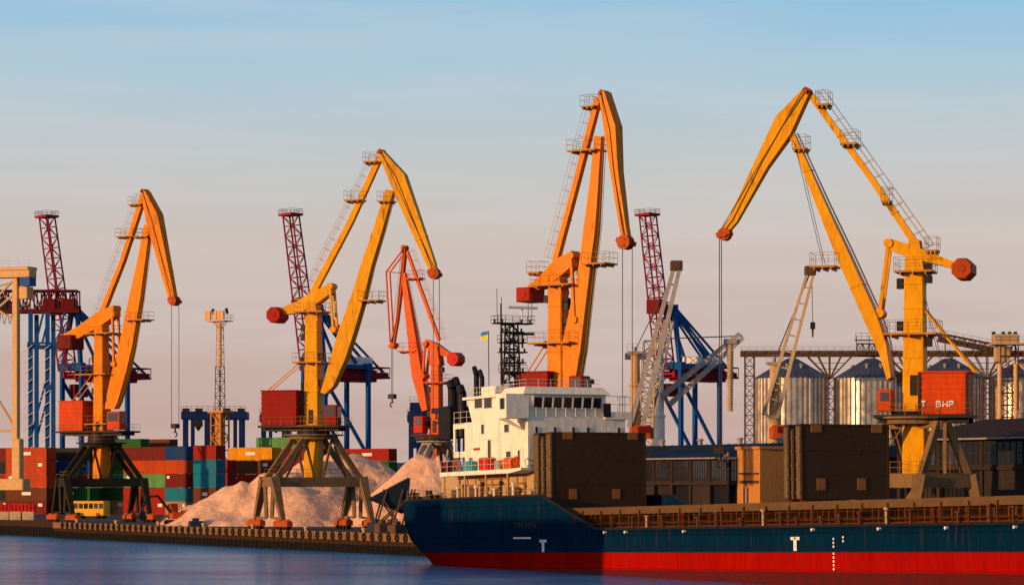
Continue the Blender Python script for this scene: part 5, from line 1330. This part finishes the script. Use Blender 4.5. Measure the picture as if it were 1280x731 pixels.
# ------------------------------------------------------------------ warehouses on the quay
def ql(wv, off, z=0): p = Q0 + T * wv + NV * off; p.z = z; return p
def shed(w0, w1, off, dep, ze, zr, label, roofm, wallm, bays, openf, hip=0):
    o0 = ql(w0, off, QZ); root = thing('warehouse', label, 'warehouse', o0, QYAW, 'low dark warehouses along the quay')
    L_ = w1 - w0; ze -= QZ; zr -= QZ      # local x along quay, y landward
    q = MB().box(0, L_, dep - .3, dep, 0, ze).box(0, .3, .3, dep - .3, 0, ze).box(L_ - .3, L_, .3, dep - .3, 0, ze)
    st = L_ / bays
    q.box(0, L_, 0, .35, ze * openf, ze)
    for i in range(bays + 1):
        x_ = min(max(i * st, .25), L_ - .25); q.box(x_ - .25, x_ + .25, -.12, .35, 0, ze)
    q.box(0, L_, -.2, -.0, ze * openf - .15, ze * openf + .1)
    for i in range(bays):
        if i % 3 == 2: q.box(i * st + .25, (i + 1) * st - .25, .1, .3, 0, ze * openf - .15)
    wl = q.build('wall', wallm, root)
    for i in range(bays):
        if i % 3 != 2:
            d = MB(); x0, x1 = i * st + .3, (i + 1) * st - .3; z1 = ze * openf - .2
            n = 9; 
            for j in range(n):
                xa = x0 + (x1 - x0) * j / n; d.box(xa, xa + (x1 - x0) / n * .8, .42, .5, 0, z1)
            d.box(x0, x1, .5, .56, 0, z1); d.build('sliding_door', M['black'] if i % 2 else M['wall_dark'], root)
        f = MB(); x0, x1 = i * st + .5, (i + 1) * st - .5; zz0, zz1 = ze * openf + .35, ze - .4
        if zz1 - zz0 > .5:
            f.box(x0, x1, -.04, 0, zz0, zz1)
            fo = f.build('window', M['glass'], root); g_ = MB()
            for j in range(7): xa = x0 + (x1 - x0) * j / 6; g_.box(xa - .04, xa + .04, -.08, -.04, zz0, zz1)
            g_.box(x0, x1, -.075, -.04, (zz0 + zz1) / 2 - .04, (zz0 + zz1) / 2 + .04); g_.build('window_bar', wallm, fo)
    r_ = MB(); e = 1.0
    zm = zr
    vs = [(-e, -e, ze), (L_ + e, -e, ze), (L_ + e, dep + e, ze), (-e, dep + e, ze), (hip, dep / 2, zm), (L_ - hip, dep / 2, zm)]
    vs += [(a, b, c - .18) for a, b, c in vs[:4]]
    r_.poly(vs, [(0, 1, 5, 4), (2, 3, 4, 5), (1, 2, 5), (3, 0, 4), (0, 6, 7, 1), (1, 7, 8, 2), (2, 8, 9, 3), (3, 9, 6, 0), (6, 9, 8, 7)])
    # standing seams
    n = int(L_ / 1.6)
    for i in range(n):
        x_ = hip + .3 + (L_ - 2 * hip - .6) * i / max(1, n - 1); r_.beam((x_, -e, ze + .03), (x_, dep / 2, zm + .03), .06, .06)
    ro = r_.build('roof', roofm, root)
    rnd = random.Random(int(w0))
    for i in range(int(L_ / 9)):
        x_ = 5 + i * 9; MB().tube((x_, dep / 2, zm - .1), (x_, dep / 2, zm + .5), .3, n=10).tube((x_, dep / 2, zm + .5), (x_, dep / 2, zm + .75), .5, .3, 10).build('roof_vent', M['grey_steel'], ro)
    MB().tube((0, -e + .05, ze - .1), (L_, -e + .05, ze - .1), .1, n=6).build('gutter', M['grey_steel'], ro)
    return root
shed(on_line(690, 33)[1], on_line(1015, 33)[1], 33, 16, 11.2, 12.9, 'long low warehouse with dark slate roof between the two raised hatch stacks', M['roof'], M['wall_dark'], 14, .66)
shed(68, 128, 21, 22, 12.4, 14.5, 'taller brown-roofed warehouse behind the right crane portal', M['roof_br'], M['wall_dark'], 9, .72)
def ochre():
    pc, wv = on_line(950, 26.5); 
    root = thing('brick_annex', 'ochre plastered annex, its left wall lit orange by low sun', 'annex', ql(wv, 26.5, QZ), QYAW)
    H = 9.6
    q = MB().box(-4.6, 0, 0, 4.6, 0, H).box(-4.8, .2, -.2, 4.8, H, H + .3)
    wl = q.build('wall', M['ochre'], root)
    MB().box(-4.0, -.2, -.08, 0, 5.9, 6.2).box(-4.0, -.2, -.3, 0, 6.9, 7.05).build('ledge', M['deck'], wl)
    for x_ in (-3.3, -2.6): MB().box(x_, x_ + .3, -.06, 0, 2.0, 5.4).build('window_slit', M['glass'], wl)
    MB().box(0, .05, 1.0, 2.4, 0, 2.6).build('door', M['deck'], wl)
    q = MB().tube((-4.5, -.3, 8.6), (-8, -.3, 8.6), .12, n=6); q.tube((-6, -.3, 8.2), (-6, -.3, 9.3), .1, n=6); q.tube((-7, -.3, 8.4), (-6.2, -.3, 9.0), .25, n=8); q.build('pipe', M['cream'], root)
ochre()

# ------------------------------------------------------------------ small things on the quay at left
def excavator():
    p, wv = on_line(222, 6); root = thing('excavator', 'small orange excavator working at the left foot of the salt heap', 'excavator', (p.x, p.y, QZ), R(200))
    for y in (-1.0, 1.0): MB().loft([(0, .15), (.25, 0), (.55, 0), (.8, .2)], -1.7, 1.7, y - .28, y + .28, .1) if False else (lambda q: (q.loft([(0, .15), (.25, 0), (.55, 0), (.8, .2)], -1.7, 1.7, y - .28, y + .28, .1), q.build('track', M['tyre'], root)))(MB())
    MB().bbox(-1.9, 1.2, -1.15, 1.15, .9, 1.9, .2).bbox(-1.95, -.7, -1.1, 1.1, 1.9, 2.15, .1).build('body', M['bogie'], root)
    cb = MB().bbox(-.1, 1.2, -1.1, -.05, 1.9, 3.1, .15).build('cab', M['bogie'], root)
    MB().box(.1, 1.0, -1.13, -1.1, 2.2, 2.95).box(1.2, 1.23, -1.0, -.15, 2.1, 2.95).build('window', M['glass'], cb)
    MB().beam((.9, .5, 1.6), (3.0, .5, 4.2), .3, .5, .3, .4, up=(0, 1, 0)).beam((3.0, .5, 4.2), (4.6, .5, 4.0), .3, .4, up=(0, 1, 0)).build('boom', M['steel'], root)
    MB().beam((4.6, .5, 4.1), (5.3, .5, 1.9), .25, .35, .2, .25, up=(0, 1, 0)).build('stick', M['steel'], root)
    MB().sections([(5.0, 1.9, 5.6, 1.9, .5, .5), (4.6, 1.1, 5.9, 1.3, .5, .5), (4.8, .7, 5.3, .7, .45, .5)]).build('bucket', M['steel'], root)
excavator()
def bus():
    root = thing('bus', 'yellow bus with dark windows seen through the olive crane portal', 'bus', G(114, 7.3), R(-18))
    b = MB().bbox(-3.0, 3.0, -1.2, 1.2, .45, 3.0, .15).build('body', M['bus'], root)
    for i in range(6): MB().box(-2.7 + i * .95, -1.95 + i * .95, -1.23, -1.2, 1.7, 2.6).build('window', M['glass'], b)
    for x_ in (-1.9, 1.9):
        for y in (-1.05, 1.05): MB().tube((x_, y - .15, .5), (x_, y + .15, .5), .5, n=14).build('wheel', M['tyre'], root)
bus()
rnd = random.Random(21)
for i, (px, s, mt_, lab) in enumerate(((6, 7.4, 'bright_red', 'red tarpaulin cargo pile, leftmost behind the quay edge'), (22, 7.4, 'bright_red', 'red tarpaulin cargo pile just right of the leftmost one'), (36, 7.45, 'bright_red', 'red tarpaulin cargo pile nearest the olive portal'))):
    p = G(px, s); q = MB()
    for k in range(8): x_ = -1 + (k % 4) * .62; z_ = (k // 4) * .62; q.loft([(z_ + 1.3, 0), (z_ + 1.7, 0), (z_ + 1.9, .14)], x_ - .3, x_ + .28, -.6, .6, .12)
    o = q.build('cargo_pile', M[mt_], None, (p.x, p.y, QZ)); tag(o, lab, 'cargo pile', 'red cargo piles')
for i, (px, lab) in enumerate(((5, 'tan stone block in the row by the quay edge, leftmost'), (20, 'tan stone block in the row by the quay edge, second from left'), (36, 'tan stone block in the row by the quay edge, right end'))):
    p = G(px, 7.6); o = MB().bbox(-.95, .95, -.6, .6, 0, 1.35, .1).box(-.5, -.4, -.62, -.6, .2, 1.1).build('stone_block', M['tan'], None, (p.x, p.y, QZ)); tag(o, lab, 'stone block', 'tan blocks by the quay edge')
def rubble():
    rnd = random.Random(2)
    vals = [(245, 5), (470, 7), (478, 5.5), (487, 7), (496, 5), (208, 8)]
    pos = ['left of the salt heap', 'under the crane portal right legs', 'beside the crane portal right leg', 'between portal and ship stern', 'closest to the ship stern', 'by the excavator']
    for (px, off), w_ in zip(vals, pos):
        p, _ = on_line(px, off); q = MB(); a, b, c_ = .5 + rnd.random() * .5, .5 + rnd.random() * .4, .7 + rnd.random() * .7
        q.bbox(-a, a, -b, b, 0, c_, .12); q.bbox(-a * .5, a * .4, -b * .6, b * .6, c_, c_ + .4, .1); o = q.build('equipment_crate', (M['steel'], M['brown_steel'], M['slate'])[int(px) % 3], None, (p.x, p.y, QZ), rnd.random() * 3)
        tag(o, f'dark equipment crate on the quay {w_}', 'crate', 'crates on the quay')
rubble()
def hopper():
    p, _ = on_line(487, 9); root = thing('loading_hopper', 'dark blue inclined loading hopper between golden crane portal and ship stern', 'hopper', (p.x, p.y, QZ), R(10))
    MB().poly([(-2.6, -1.4, 4.0), (2.4, -1.4, 6.6), (2.4, 1.4, 6.6), (-2.6, 1.4, 4.0), (1.5, -.6, 2.2), (2.1, -.6, 2.5), (2.1, .6, 2.5), (1.5, .6, 2.2)], [(0, 1, 5, 4), (1, 2, 6, 5), (2, 3, 7, 6), (3, 0, 4, 7), (4, 5, 6, 7)]).build('bin', M['slate'], root)
    q = MB()
    for x_ in (-.5, 1.5, 3.0):
        for y in (-1.3, 1.3): q.beam((x_ - 1.5, y, 0), (x_, y, 5.2), .22); 
    for y in (-1.3, 1.3): q.beam((-2, y, .3), (2.6, y, 4.6), .2); q.beam((1.5, y, .3), (-1, y, 4.0), .2)
    q.build('support_frame', M['brown_steel'], root)
hopper()

def add_shade_barge():  # unseen barge shape, added only to cast shade on the ship stern
    c = Msh @ Vector((54 - SU, 0, 0)) + SUN_DIR * 66; c.z = 0
    root = thing('shade_barge', 'high dark barge added unseen left of the view to shade the blue ship stern', 'barge', c, QYAW + R(4))
    q = MB(); q.sections([(-20, -2, 18, -2, 6), (-21, 5, 20.5, 5, 6), (-21, 13.2, 21.5, 13.2, 6)]); q.build('hull', M['black'], root)
    q = MB().bbox(-17, -11, -5, 5, 13.2, 15, .3); q.build('deckhouse', M['cream'], root)
    MB().rail([(-20, -5.6, 13.2), (21, -5.6, 13.2), (21, 5.6, 13.2), (-20, 5.6, 13.2)], 1.1, .04, 2, True).build('railing', M['grey_steel'], root)
add_shade_barge()
